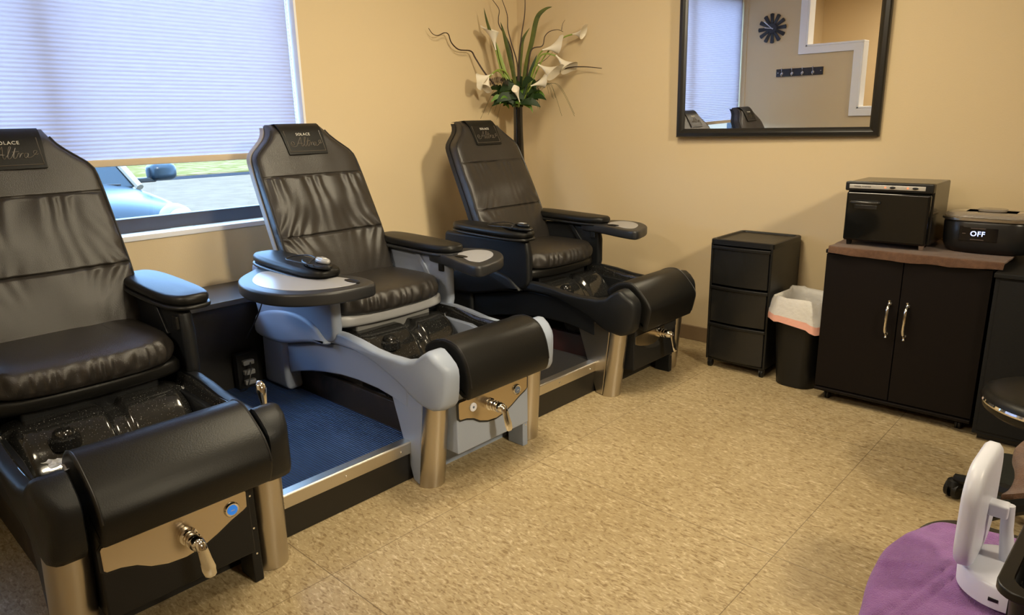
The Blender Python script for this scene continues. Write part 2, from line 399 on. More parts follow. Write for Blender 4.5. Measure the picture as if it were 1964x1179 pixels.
def car_body():
    # stations along -x from nose: (x, halfwidth low, halfwidth high, z_low, z_top, crown)
    st = [(.14, .52, .44, .28, .56, .02), (.08, .70, .60, .22, .72, .03), (-.02, .80, .68, .20, .86, .05), (-.22, .85, .70, .20, .92, .06), (-.60, .87, .72, .20, .96, .06), (-.98, .88, .74, .20, .99, .05),
          (-1.3, .88, .78, .20, 1.0, .03), (-2.6, .88, .80, .20, 1.0, .03), (-3.3, .86, .78, .24, .98, .03), (-3.6, .80, .72, .30, .82, .02)]
    rings = []
    for x, wl, wh, zl, zt, cr in st:
        half = [(0, zl), (wl*.8, zl), (wl, zl+.14), (wl+.02, (zl+zt)/2), (wl*.985, zt-.17), (wh+.06, zt-.065), (wh*.8, zt-.01), (wh*.45, zt+cr*.7), (0, zt+cr)]
        rings.append([(x, y, z) for y, z in half] + [(x, -y, z) for y, z in half[-2:0:-1]])
    return MB().loft(rings)
car_body().build('car_body', CARB, car, sub=2)
def cabin(mb, inset, zt, x0f, x1f, x0r, x1r, w0=.74, w1=.60, z0=.95):
    mb.loft([[(x0f, -w0, z0), (x0f, w0, z0), (x0r, w0, z0), (x0r, -w0, z0)], [(x1f, -w1, zt), (x1f, w1, zt), (x1r, w1, zt), (x1r, -w1, zt)]])
mb = MB(); cabin(mb, 0, 1.40, -1.02, -1.55, -3.45, -3.2); mb.build('windscreen', CARG, car, bevel=.03)
mb = MB(); mb.box(-3.2, -1.58, -.59, .59, 1.385, 1.43)
mb.build('roof', CARB, car, bevel=.03)
for s in (-1, 1):
    MB().tube([(-1.0, s*.75, .95), (-1.3, s*.68, 1.19), (-1.56, s*.60, 1.41)], .03, 8).build('windscreen_pillar', mat('white_pillar_trim', (.2, .16, .11), .3), car)
    hl = MB().lathe([(.02, .04), (.09, .03), (.115, .0), (.12, -.06)], (.055, s*.60, .775), 24, 'x').build('headlight', CHL, car)
    MB().lathe([(.075, .002), (.09, .0), (.075, -.002)], (.093, s*.60, .775), 24, 'x').build('reflector_ring', CHROME, hl)
    MB().lathe([(.01, .03), (.05, .02), (.06, 0), (.06, -.05)], (.13, s*.40, .66), 20, 'x').build('fog_lamp', CHL, car)
    mb = MB(); pillow(mb, rrect(-1.22, -1.02, s*.98-.11, s*.98+.11, .07), .99, 1.13, .05); mm = mb.build('wing_mirror', CARB, car)
    MB().box(-1.225, -1.215, s*.98-.08, s*.98+.08, 1.01, 1.10).build('mirror_glass', CARG, mm)
    MB().box(-1.16, -1.08, min(s*.74, s*.92), max(s*.74, s*.92), .98, 1.02).build('mirror_stalk', BLKP, mm, bevel=.01)
    for xx in (-.62, -3.0):
        wh = MB().lathe([(.16, -.1), (.29, -.09), (.31, -.05), (.31, .05), (.29, .09), (.16, .1)], (xx, s*.78, .31), 28, 'y').build('wheel', RUBBER, car)
        MB().lathe([(.02, -.105), (.18, -.10), (.18, .10), (.02, .105)], (xx, s*.78, .31), 20, 'y').build('hubcap', SILV, wh)
MB().box(.10, .16, -.42, .42, .42, .60).build('grille', BLKP, car, bevel=.02)
MB().tube([(-.98, .6, .985), (-1.02, .1, 1.0)], .008, 6).build('wiper', BLKP, car)

# ------------------------------------------------------------ long low cabinet under the window
lc = empty('low_ledge_cabinet', (0, 0, 0), label='long black boxed ledge running along the wall under the window', cat='ledge')
MB().box(.013, .36, -3.72, -.42, .0, .515).build('cabinet_body', BLACKW, lc, bevel=.003, seg=2)
MB().box(.014, .375, -3.73, -.40, .515, .54).build('ledge_top', mat('dark_grey_laminate', (.05, .05, .055), .35), lc, bevel=.003, seg=2)

# ------------------------------------------------------------ platforms between the chairs
GP = 'raised floor platforms between the pedicure chairs'
def platform(y0, y1, mm, label, redback=False):
    p = empty('foot_platform', (0, (y0+y1)/2, 0), label=label, cat='platform', group=GP)
    hw = (y1-y0)/2
    MB().box(.365, 1.385, -hw, hw, 0, .138).build('riser_box', BLACKW, p, bevel=.002, seg=1)
    MB().box(.365, 1.36, -hw+.004, hw-.004, .138, .145).build('rubber_mat', mm, p, smooth=False)
    tr = MB().prism([(1.352, .1505), (1.352, .138), (1.386, .138), (1.386, .105), (1.394, .105), (1.397, .148), (1.392, .1525)], 'y', -hw, hw).build('metal_edge_trim', ALU, p, bevel=.0015, seg=2)
    for yy in (-hw*.72, 0, hw*.72):
        MB().lathe([(.0005, .004), (.004, .003), (.005, 0)], (1.396, yy, .126), 10, 'x').build('screw', CHROME, tr)
platform(-2.745, -2.105, MATBLUE, 'foot platform with a blue-lit ribbed mat between the nearest black chair and the grey chair')
platform(-1.615, -.985, MATDARK, 'foot platform with a dull black mat between the grey chair and the far black chair')

# ------------------------------------------------------------ pedicure chairs
ZT = [.545, .60, .70, .80, .92, 1.04, 1.12, 1.145, 1.175, 1.205, 1.235, 1.262]
XC = [.672, .662, .62, .578, .52, .462, .423, .410, .395, .380, .362, .335]     # centre line x of front surface
HW = [.235, .25, .262, .262, .258, .254, .248, .232, .192, .155, .137, .127]
def interp(zs, vs, z):
    if z <= zs[0]: return vs[0]
    for i in range(len(zs)-1):
        if z <= zs[i+1]:
            t = (z-zs[i])/(zs[i+1]-zs[i]); return vs[i]+(vs[i+1]-vs[i])*t
    return vs[-1]
def smi(vs, z): return sum(interp(ZT, vs, z+d) for d in (-.010, -.005, 0, .005, .010))/5
S1, S2 = 1.045, .80
def back_front(u, z, amp=1, seed=0):
    """front face of the back pad, u in -1..1"""
    w_ = smi(HW, z); x = smi(XC, z)
    y = u*w_
    roll = (1-abs(u)**9)**.5 if abs(u) < 1 else 0
    d = .0
    if z < S1:
        g = math.exp(-(S1-z)/.075)*math.sin(u*27+2.2*math.sin(u*8+seed)+2*noise.noise(Vector((u*3, z*9, seed)))) * .0062
        d += g*amp*min(1, (S1-z)/.012)
    dz = z-S2
    g = math.exp(-abs(dz)/.05)*abs(u)**1.3*math.sin(u*26*(1+.5*abs(dz)*8)+3*noise.noise(Vector((u*2, z*6, seed+4))))*.011
    d += g*amp
    d += .013*amp*noise.noise(Vector((u*2.2, z*7, seed+9)))*(1 if z < S1 else .25)
    d += .008*amp*math.sin(5*u*(1 if u > 0 else -1)+z*24+seed)*max(0, .9-abs(u))*(abs(u))*(1 if z < S2+.2 else .0)*math.exp(-max(0, z-S2)/.1)
    d += -.006*math.exp(-((z-S1)/.0035)**2) - .008*math.exp(-((z-S2)/.004)**2)
    d += .012*math.exp(-((z-.68)/.09)**2)+.010*math.exp(-((z-.92)/.07)**2)
    return x+d+.0, y, roll

def chair(yc, rz, body, label, kind):
    ch = empty('pedicure_chair', (0, yc, 0), rz, label, 'pedicure chair', 'pedicure spa chairs along the window wall')
    bdy = {'near': .035, 'grey': .005, 'far': .035}[kind]
    sd = yc*3
    grey = body is SHELLG
    amp = {'near': .8, 'grey': 1.15, 'far': .5}[kind]
    # --- back pad
    rings = []; NZ = 230; NU = 90
    zs = [.545+(1.262-.545)*i/NZ for i in range(NZ+1)]
    TH = .088
    for i, z in enumerate(zs):
        e = 1.0
        if i < 12: e = math.sqrt(max(.02, 1-((12-i)/12)**2))
        if i > NZ-14: e = math.sqrt(max(.05, 1-((i-NZ+14)/14.6)**2))
        ring = []
        xm = smi(XC, z)-TH*.5
        for j in range(NU):
            u = -1+2*j/(NU-1); x, y, rl = back_front(u, z, amp, sd)
            ring.append((xm+(x-xm)*rl**.6*e, y, z))
        for j in range(10):
            u = 1-2*j/9
            ring.append((xm-TH*.5*e, u*smi(HW, z)*.98, z))
        rings.append(ring)
    bk = MB().loft(rings).build('backrest_pad', LEATHER, ch, angle=70); bk.location.y = bdy
    # piping round the pad
    for s in (-1, 1):
        pth = [(smi(XC, z)-.016, s*(smi(HW, z)*.985), z) for z in [.58+i*.0226 for i in range(30)]]
        MB().tube(pth, .0042, 6).build('piping', PIPE, bk)
    # --- hard shell behind
    rings = []
    for i in range(41):
        z = .53+(1.25-.53)*i/40; e = math.sqrt(max(.05, 1-max(0, (i-36)/4.2)**2)); x0 = smi(XC, z)-.078; wv = smi(HW, z)+.004
        bx = .026*e
        sec = [(0, -wv*.90), (.012, -wv), (-.018, -wv*1.0), (-bx, -wv*.88), (-bx-.012, 0), (-bx, wv*.88), (-.018, wv), (.012, wv), (0, wv*.90)]
        rings.append([(x0+a, b, z) for a, b in sec])
    MB().loft(rings).build('back_shell', mat('warm_grey_shell', (.34, .32, .30), .45) if grey else body, ch, angle=60).location.y = bdy
    # --- headrest flap with the name
    def flap(u, v):
        z = 1.135+v*(1.262-1.135); hwf = .096+.010*v
        x, y, rl = back_front(0, min(z, 1.255), 0)
        xx = smi(XC, z)-.0 + .0075
        if v > .86: xx -= (v-.86)**2*.9
        return (xx, (2*u-1)*min(hwf, smi(HW, min(z, 1.26))*.93), z+(.004 if v > .9 else 0))
    mbf = MB(); vs = []; nu, nv = 20, 18
    rings = [[flap(i/nu, j/nv) for i in range(nu+1)] for j in range(nv+1)]
    rings += [[(x-.10, y, 1.262-.004) for x, y, z in rings[-1]]]
    back = [[(x-.0055, y, z-.0015) for x, y, z in r] for r in rings]
    full = [r+b[::-1] for r, b in zip(rings, back)]
    fl = MB().loft(full).build('headrest_flap', LEATHER2, ch, bevel=.0012, seg=2); fl.location.y = bdy
    b0 = .088
    def fp(yy, z): return (smi(XC, z)+.0088, yy, z)
    MB().tube([fp(-b0, 1.235), fp(-b0, 1.147), fp(b0, 1.147), fp(b0, 1.235)], .0014, 5).build('stitching', EMB, fl)
    tz = Vector(fp(0, 1.225))-Vector(fp(0, 1.175))
    text_mesh('SOLACE', .0175, LABEL, fl, fp(.0, 1.219), (0, 1, 0), tz, 'name_lettering', ext=.0009, space=1.15)
    # embossed script
    S = [[(-.072, .004), (-.066, -.006), (-.058, -.002), (-.060, .008), (-.069, .008), (-.075, -.003), (-.066, -.014), (-.050, -.010), (-.038, .004), (-.022, .024), (-.018, .028), (-.021, .010), (-.024, -.009), (-.020, -.012), (-.013, -.004)],
         [(-.044, .000), (-.030, .002), (-.016, .001)],
         [(-.013, -.006), (-.003, .010), (.006, .026), (.004, .029), (-.002, .020), (-.010, -.008), (-.005, -.012), (.003, -.004)],
         [(.003, -.004), (.011, .010), (.019, .024), (.013, .012), (.006, -.008), (.010, -.012), (.018, -.003)],
         [(.006, .010), (.026, .012)],
         [(.018, -.003), (.024, .006), (.027, .003), (.023, -.009), (.026, -.004), (.033, .005), (.038, .004)],
         [(.050, .004), (.042, .004), (.037, -.006), (.041, -.011), (.049, -.003), (.051, .004), (.047, -.008), (.052, -.011), (.062, -.006), (.074, .004), (.078, .012), (.070, .012), (.066, .004), (.074, -.002), (.080, .003)]]
    mb = MB()
    for st in S:
        mb.tube(smoothpath([fp(a*1.0, 1.180+b*.95) for a, b in st], 4), .0011, 5)
    mb.build('script_emblem', EMB, fl)
    # --- seat cushion
    def seat_out(ins=0):
        pts = []
        for i in range(0, 33):
            a = -PI/2+PI*i/32
            pts.append((.80+ (.232)*abs(math.cos(a))**.42, .262*(1 if math.sin(a) > 0 else -1)*abs(math.sin(a))**.62))
        return [(.50, -.262)] + pts + [(.50, .262)]
    so = seat_out(); dense = []
    for i in range(len(so)):
        a, b = so[i], so[(i+1) % len(so)]
        L_ = math.hypot(b[0]-a[0], b[1]-a[1]); n_ = max(1, int(L_/.006))
        for j in range(n_): dense.append((a[0]+(b[0]-a[0])*j/n_, a[1]+(b[1]-a[1])*j/n_))
    rings = []
    prof = [(.030, .530), (.010, .532), (.002, .540), (0, .552), (0, .566), (.001, .580), (.005, .592), (.012, .601), (.024, .608), (.05, .613), (.09, .616), (.14, .617)]
    for d, z in prof:
        op = offset_poly(dense, d) if d < .03 else [(.76+(x-.76)*(1-d*3.2), y*(1-d*3.2)) for x, y in offset_poly(dense, .02)]
        ring = []
        for k2, (x, y) in enumerate(op):
            g = 0
            if x > .80 and .538 < z < .605:
                g = .0075*math.sin(k2*1.0+1.8*math.sin(k2*.27))*math.sin(PI*(z-.538)/.067)
            rr = Vector((x-.76, y)); rr = rr.normalized()*g if rr.length else rr
            ring.append((x+rr.x, y+rr.y, z+.02*max(0, (abs(y)/.262)**3)*(.3) + (.006*max(0, 1-((x-.8)/.25)**2) if z > .6 else 0)))
        rings.append(ring)
    MB().loft(rings).build('seat_cushion', LEATHER, ch, angle=75)
    # --- seat pan
    mb = MB()
    pan = [(.45, -.268), (.93, -.268)] + [(.93+.085*math.cos(a)**.6 if math.cos(a) > 0 else .93, .268*math.sin(a)) for a in [math.radians(d) for d in range(-80, 81, 10)]] + [(.93, .268), (.45, .268)]
    pillow(mb, pan, .487, .532, .014, steps=4)
    mb.build('seat_pan', mat('pale_grey_plastic', (.38, .385, .41), .45) if grey else LEATHER2, ch, angle=60)
    # --- support under the seat
    MB().box(.40, .97, -.19, .19, .15, .488).build('seat_pedestal', SHELLB if not grey else mat('mid_grey_plastic', (.22, .22, .225), .5), ch, bevel=.01)
    # --- basin
    X0, X1, YW = .93, 1.47, .272; nx, nyy = 90, 76; vs = []; fs = []
    def bz(x, y):
        rim = .478 if x < 1.05 else .478-.02*min(1, (x-1.05)/.15)
        ty = (abs(y)/YW); tx = (x-X0)/(X1-X0)
        z = .20
        # rounded bolster along the back with a channel
        if x < 1.17:
            q = max(0, (x-1.0)/.16); b_ = .20+.260*math.sqrt(max(0, 1-q*q))
            b_ -= .022*math.exp(-((y-.03)/.026)**6)
            side = max(0, (abs(y)-.20)/.05); b_ -= .06*min(1, side)**2*(1 if x > 1.0 else .3)
            z = max(z, b_)
        sw = max(0, (ty-.72)/.25); z = max(z, .20+(rim-.20)*min(1, sw)**.9)
        fwd = max(0, (tx-.84)/.16); z = max(z, .20+(rim-.06-.20)*min(1, fwd)**1.4)
        d2 = ((x-1.27)/.06)**2+((y+.15)/.055)**2; z = max(z, .20+.19*math.exp(-d2)) if ty < .93 else z
        return min(z, rim)
    for i in range(nx+1):
        for j in range(nyy+1):
            x = X0+(X1-X0)*i/nx; y = -YW+2*YW*j/nyy
            vs.append((x, y, bz(x, y)))
    I = lambda i, j: i*(nyy+1)+j
    for i in range(nx):
        for j in range(nyy): fs.append((I(i, j), I(i+1, j), I(i+1, j+1), I(i, j+1)))
    bs = MB().add(vs, fs).build('foot_basin', GLOSSB, ch, angle=80)
    so_ = bs.modifiers.new('thick', 'SOLIDIFY'); so_.thickness = .006; so_.offset = -1
    MB().lathe([(.001, .030), (.020, .030), (.026, .024), (.028, .012), (.040, .008), (.042, -.02)], (1.085, -.120, .418), 24).build('jet_cap', GLOSSB, bs)
    pth = [(1.168+.003*math.sin(i*1.3), -.13+i*.0085, 0.262+.002*math.sin(i*1.3+1)) for i in range(40)]
    MB().tube(pth, .0022, 5).build('ripple_line', SILV, bs)
    # rim lip
    # --- side fenders, skirts, columns
    FU = [(.585, .363), (.70, .386), (.82, .412), (.92, .428), (1.0, .435), (1.09, .435), (1.17, .426), (1.24, .410), (1.30, .390), (1.36, .364), (1.41, .338), (1.45, .318), (1.49, .306), (1.535, .304), (1.570, .314), (1.590, .338), (1.598, .38), (1.602, .43), (1.599, .455), (1.588, .473), (1.560, .496), (1.532, .514), (1.512, .514), (1.480, .494), (1.45, .470), (1.40, .460), (1.30, .458), (1.22, .463), (1.12, .478), (1.03, .486), (.95, .484), (.80, .47), (.62, .43), (.585, .40)]
    for s in (-1, 1):
        def yy(a, b): return (min(s*a, s*b), max(s*a, s*b))
        # fender: swelling toward the lobe
        outl = FU
        rings = []
        for k_, (yi, yo, ins) in enumerate([(.222, .268, .008), (.226, .270, .001), (.236, .274, 0), (.280, .288, 0), (.292, .297, .003), (.298, .302, .009), (.301, .304, .018)]):
            op = []
            of = offset_poly(outl, ins)
            for (x, z), (x0_, z0_) in zip(of, outl):
                if ins > .005 and x < 1.36 and k_ > 3: x, z = x0_+(x-x0_)*.6, z0_+(z-z0_)*.6
                sw = max(0, min(1, (x-1.41)/.085)); sw = sw*sw*(3-2*sw); y = yo+(yi-yo)*sw
                if sw > 0: y -= .035*max(0, (x-1.54)/.07)**2*(1 if k_ > 2 else 0)
                op.append((x, s*y, z))
            rings.append(op)
        fd = MB().loft(rings).build('side_fender', body, ch, angle=45)
        if not grey: pass
        sk = [(.585, .36), (.70, .383), (.82, .408), (1.0, .435), (1.17, .428), (1.30, .395), (1.39, .358), (1.39, .277), (1.30, .297), (1.22, .308), (1.09, .312), (.98, .306), (.87, .291), (.76, .272), (.667, .25), (.585, .225)]
        a, b = yy(.236, .288); MB().prism(sk, 'y', a, b).build('side_skirt', body, ch, bevel=.006)
        a, b = yy(.205, .228); MB().box(.40, 1.44, a, b, .0, .24).build('inner_side_panel', DARKIN if kind != 'far' else mat('dull_red_panel', (.045, .012, .010), .6, var=(5, (.02, .014, .012), .4, .6)), ch, bevel=.003, seg=1)
        a, b = yy(.228, .306); MB().prism([(.385, .1465), (.595, .1465), (.585, .20), (.575, .43), (.40, .43), (.388, .2)], 'y', a, b).build('rear_post', body, ch, bevel=.02)
        cov = sp2([(.40, .375), (.398, .45), (.45, .48), (.548, .505), (.677, .521), (.78, .519), (.86, .502), (.918, .466), (.948, .432), (.82, .418), (.6, .372)], 4)
        rings = [[(x, s*.300, z) for x, z in cov], [(x, s*.318, z) for x, z in cov], [(x, s*.326, z) for x, z in offset_poly(cov, .006)], [(x, s*.329, z) for x, z in offset_poly(cov, .016)]]
        MB().loft(rings).build('side_cover', body, ch, angle=60)
        colp = [(.42, .42), (.385, .55), (.40, .692), (.99, .692), (1.005, .62), (1.005, .50), (.995, .465), (.965, .442), (.90, .432), (.60, .41)]
        a, b = yy(.272, .317); ac = MB().prism(colp, 'y', a, b).build('arm_support', body if grey else SHELLB, ch, bevel=.018)
        # inner ridge + switch
        a, b = yy(.262, .274)
        MB().prism([(.80, .69), (.83, .69), (.90, .60), (.87, .60)], 'y', a, b).build('support_rib', body, ac, bevel=.003)
        if s > 0:
            MB().box(.955, .985, .262, .273, .628, .672).build('rocker_switch', BLKP, ac, bevel=.003)
        # arm pad
        py = .318; drop = lambda x, y: .036*max(0, (.95-x))**1.1
        outl = []
        for d in range(0, 360, 10):
            a_ = math.radians(d); c_, s_ = math.cos(a_), math.sin(a_)
            ex = .6
            outl.append((.768+.262*(1 if c_ > 0 else -1)*abs(c_)**ex, s*py+.080*(1 if s_ > 0 else -1)*abs(s_)**ex))
        mb = MB(); pillow(mb, outl, .694, .708, .006, zf=drop, steps=3); mb.build('arm_board', ARMG if grey else BLKP, ch, angle=60)
        mb = MB(); pillow(mb, offset_poly(outl, .004), .707, .742, .016, zf=drop, steps=5, crown=.005); mb.build('arm_pad', LEATHER2, ch, angle=70)
        # legs
        rings = []
        for k_ in range(6):
            z = .345*k_/5; cx_ = 1.458+.035*z/.345; yq = s*(.256-.010*z/.345); R_ = .050
            ring = [(cx_+R_*math.cos(t_), yq+R_*math.sin(t_), z) for t_ in [math.radians(q_) for q_ in range(-90, 91, 12)]]
            ring += [(cx_-.006, yq+R_, z), (cx_-.006, yq-R_, z)]
            rings.append(ring)
        MB().loft(rings).build('leg', STEEL, ch, bevel=.002, seg=2, angle=50)
        rings = []
        for k_ in range(6):
            z = .345*k_/5; xf = 1.446+.035*z/.345; xb = 1.400-.13*z/.345; yq = s*(.256-.010*z/.345); R_ = .046
            rings.append([(xf, yq-R_, z), (xf, yq+R_, z), (xb, yq+R_*.7, z), (xb, yq-R_*.7, z)])
        MB().loft(rings).build('leg_backing', (STEEL if kind == 'far' else body) if s < 0 else body, ch, bevel=.006)
    # --- front housing and control plate
    MB().prism([(.40, .0), (1.40, .0), (1.40, .19), (.40, .19)], 'y', -.2045, .2045).build('plinth', body if grey else BLACKW, ch)
    hs = MB().box(1.465, 1.552, -.202, .172, .115, .40).build('front_housing', body, ch, bevel=.006)
    MB().box(1.44, 1.522, .172, .200, .0, .335).build('housing_post', body, hs, bevel=.004)
    for z in (.09, .17, .27):
        MB().lathe([(.0004, .002), (.003, .0015), (.0035, 0)], (1.522, .187, z), 8, 'x').build('screw', CHROME, hs)
    pl = [(-.192, .312), (-.196, .306), (-.196, .252), (-.19, .246), (-.16, .243), (-.125, .232), (-.095, .213), (-.055, .200), (-.01, .196), (.03, .203), (.075, .222), (.115, .243), (.150, .257), (.160, .263), (.162, .306), (.158, .311)]
    MB().prism(offset_poly(pl, -.007), 'x', 1.552, 1.5545).build('gasket', RUBBER, hs)
    if kind == 'far': pl = [(-.192, .285), (-.196, .282), (-.196, .245), (-.16, .232), (-.1, .218), (-.04, .214), (.02, .23), (.05, .26), (.055, .285)]
    pt = MB().prism(pl, 'x', 1.5545, 1.5575).build('control_plate', PLATE, hs, bevel=.001, seg=1)
    def button(y, z, r, m2, face=True):
        b_ = MB().lathe([(r*1.25, 0), (r*1.25, .003), (r*1.1, .007), (r*.85, .006)], (1.5575, y, z), 28, 'x').build('button', CHROME, pt)
        MB().lathe([(r*.84, .0), (r*.82, .0075), (.0005, .0085)], (1.5575, y, z), 24, 'x').build('button_face', m2, b_)
        MB().box(1.5655, 1.5665, y-.005, y+.005, z-.001, z+.001).build('button_mark', SILV, b_)
    if kind != 'far':
        button(.118 if kind == 'near' else .100, .274, .0165, BLUEL if kind == 'near' else GREYL)
    if kind == 'grey':
        b_ = MB().lathe([(.016, 0), (.016, .003), (.012, .005), (.009, .003), (.004, .003)], (1.5575, -.128, .276), 24, 'x').build('air_button', WHITEP, pt)
        MB().lathe([(.0045, .0), (.0045, .004), (.0005, .005)], (1.5575, -.128, .276), 16, 'x').build('button_centre', GREYL, b_)
    # tap
    ty, tzz = (-.045 if kind == 'grey' else .0 if kind == 'near' else .0), .262
    if kind == 'near': tzz = .252
    tp = MB().lathe([(.023, 0), (.023, .006), (.018, .008), (.018, .016), (.020, .017), (.020, .021), (.0175, .023), (.0175, .030), (.020, .031), (.020, .035), (.0175, .037), (.0175, .048), (.019, .050), (.017, .064), (.010, .071), (.0005, .073)], (1.5575, ty, tzz), 24, 'x').build('tap', CHROME, pt)
    lv = []
    for k_, (dx, dz, wy, th) in enumerate([(.052, .012, .010, .008), (.068, .004, .014, .009), (.074, -.014, .014, .007), (.079, -.036, .0155, .005), (.085, -.060, .0175, .005), (.088, -.078, .015, .0045), (.088, -.085, .008, .0035)]):
        c = Vector((1.5575+dx, ty+.004*k_*.5, tzz+dz))
        lv.append([(c.x+th*math.cos(t_)+.0, c.y+wy*math.sin(t_), c.z+th*.5*math.cos(t_)) for t_ in [2*PI*q_/12 for q_ in range(12)]])
    MB().loft(lv).build('tap_lever', CHROME, tp, angle=70)
    # --- footrest roll
    if kind == 'near':
        pr = [(1.392, .470), (1.40, .495), (1.43, .520), (1.468, .531), (1.500, .528), (1.535, .510), (1.590, .470), (1.620, .430), (1.628, .395), (1.612, .345), (1.600, .336), (1.57, .345), (1.50, .40), (1.42, .44)]
    elif kind == 'grey':
        pr = [(1.395, .470), (1.405, .493), (1.44, .516), (1.49, .531), (1.535, .530), (1.578, .511), (1.607, .470), (1.622, .42), (1.626, .375), (1.615, .343), (1.60, .335), (1.57, .345), (1.50, .40), (1.42, .44)]
    else:
        pr = [(1.395, .470), (1.405, .493), (1.45, .522), (1.50, .534), (1.545, .525), (1.60, .475), (1.630, .43), (1.626, .385), (1.61, .325), (1.60, .318), (1.57, .33), (1.50, .40), (1.42, .44)]
    P2 = sp2(pr, 5); rings = []
    for yv, ins in [(-.200, .020), (-.202, .006), (-.198, .001), (-.192, 0), (0, 0), (.206, 0), (.212, .001), (.216, .006), (.214, .020)]:
        rings.append([(x, yv, z) for x, z in offset_poly(P2, ins)])
    fr = MB().loft(rings).build('footrest_roll', LEATHER2, ch, angle=50)
    for s in (-1, 1):
        MB().tube([(x, .2105 if s > 0 else -.1965, z) for x, z in P2[:40]], .0022, 5).build('seam_piping', PIPE, fr)
    return ch

def tray(parent, outline, z, name='swing_tray', cup=None, insert=None):
    """rounded swing tray, all coordinates in the chair's frame"""
    ol = sp2(outline, 6)
    mb = MB(); pillow(mb, ol, z-.046, z, .010, steps=4); t_ = mb.build(name, ARMG, parent, angle=60)
    ins = sp2(insert, 6)
    MB().prism(ins, 'z', z-.002, z+.0012).build('tray_insert', TRAYG, t_, bevel=.0008, seg=1)
    if cup:
        c = cup; MB().lathe([(.030, .0), (.034, .003), (.030, .004), (.024, .0015), (.001, .0012)], (c[0], c[1], z+.0006), 24, sx=c[2], sy=c[3]).build('cup_recess', BLKP, t_)
    return t_
Y1_, Y2_, Y3_ = -3.0, -1.86, -.745
c1 = chair(Y1_, 0, SHELLB, 'nearest black pedicure chair with a blue-lit button, cropped by the left edge', 'near')
c2 = chair(Y2_, 0, SHELLG, 'middle pedicure chair with light grey body and black leather seat', 'grey')
c3 = chair(Y3_, 0, SHELLB, 'far black pedicure chair in the corner beside the vase', 'far')
# far-arm trays
FT = [(.86, .33), (.93, .42), (1.02, .475), (1.12, .47), (1.20, .42), (1.26, .35), (1.295, .26), (1.305, .165), (1.19, .185), (1.08, .225), (.98, .255), (.88, .275)]
FI = [(1.02, .34), (1.03, .42), (1.09, .44), (1.16, .40), (1.215, .33), (1.245, .24), (1.20, .225), (1.13, .255), (1.06, .285)]
for c in (c2, c3):
    tray(c, FT, .706, cup=(1.10, .268, 1.1, .45), insert=FI)
NT = [(.60, -.36), (.64, -.44), (.74, -.54), (.86, -.59), (.99, -.60), (1.10, -.575), (1.18, -.51), (1.225, -.41), (1.225, -.275), (1.12, -.235), (.98, -.25), (.80, -.28)]
NI = [(.70, -.42), (.80, -.515), (.92, -.555), (1.04, -.54), (1.12, -.49), (1.165, -.41), (1.175, -.32), (1.10, -.285), (.95, -.31), (.80, -.36)]
tray(c2, NT, .706, cup=(1.135, -.305, 1.3, .45), insert=NI)

# hand controls resting on the near arms of the grey and the far chair
def remote(y, x, label, m2, z):
    rm = empty('massage_remote', (x, y, z), math.radians(-8), label, 'remote control', 'wired massage remotes on armrests')
    mb = MB(); pillow(mb, [(.11*math.cos(a)+.0, .038*math.sin(a)) for a in [2*PI*i/36 for i in range(36)]], 0, .013, .005, steps=3); mb.build('remote_holder', BLKP, rm, angle=60)
    mb = MB(); pillow(mb, [(.052*math.cos(a)+.03, .020*math.sin(a)+.01) for a in [2*PI*i/28 for i in range(28)]], .013, .030, .008, steps=4, crown=.002); hd = mb.build('handset', m2, rm, angle=60)
    MB().box(.01, .05, .0, .02, .0295, .0325).build('key_pad', SILV, hd, bevel=.001)
    MB().tube(smoothpath([(-.02, .01, .022), (-.10, .012, .024), (-.17, -.02, .016), (-.16, -.055, .010), (-.05, -.05, .012), (.05, -.036, .012)], 6), .0026, 6).build('cable', PIPE, rm)
    MB().tube(smoothpath([(-.015, .045, .006), (-.01, .02, .024), (.0, -.02, .024), (.005, -.045, .006)], 5), .004, 6).build('strap', PIPE, rm)
    return rm
remote(Y2_-.33, .95, 'wired grey-topped remote control on the near armrest of the grey chair', mat('pale_grey_remote', (.35, .35, .36), .3), .7475)
remote(Y3_-.33, .95, 'wired black remote control on the near armrest of the far black chair', BLKP, .7475)
tag(MB().tube(smoothpath([(.62, -2.225, .66), (.60, -2.235, .60), (.575, -2.24, .54), (.52, -2.25, .46), (.45, -2.26, .38)], 6), .0028, 6).build('dangling_cable', PIPE), 'thin black cable dangling under the grey chair\'s near tray', 'cable')

# chrome hand shower on the nearest chair's far rim
hs = empty('hand_shower', (1.44, -2.70, .462), label='small chrome hand shower standing on the nearest chair\'s basin rim', cat='hand shower')
MB().lathe([(.011, .0), (.011, .008), (.008, .012)], (0, 0, 0), 20).build('holder_ring', CHROME, hs)
rings = []
for k_, (dx, z, rx, ry) in enumerate([(.0, .010, .008, .008), (.0, .03, .009, .010), (-.003, .05, .011, .013), (-.006, .066, .013, .015), (-.010, .080, .012, .013), (-.014, .088, .006, .007)]):
    rings.append([(dx+rx*math.cos(2*PI*q/16), ry*math.sin(2*PI*q/16), z) for q in range(16)])
MB().loft(rings).build('spray_head', CHROME, hs, angle=70)

def scrap(u, v):
    x = 1.335+.115*u; y = -3.232+.035*v+.03*u
    return (x+.004*math.sin(9*v+5*u), y+.006*math.sin(12*u), .472+.014*abs(math.sin(u*7+v*2))*u+.005*noise.noise(Vector((u*9, v*5, 1))))
tag(cloth_grid(scrap, 22, 8, .0012).build('crumpled_liner', mat('clear_crumpled_plastic', (.7, .72, .74), .15, trans=.3), angle=20), 'scrap of crumpled clear liner on the nearest chair\'s basin rim', 'plastic liner')
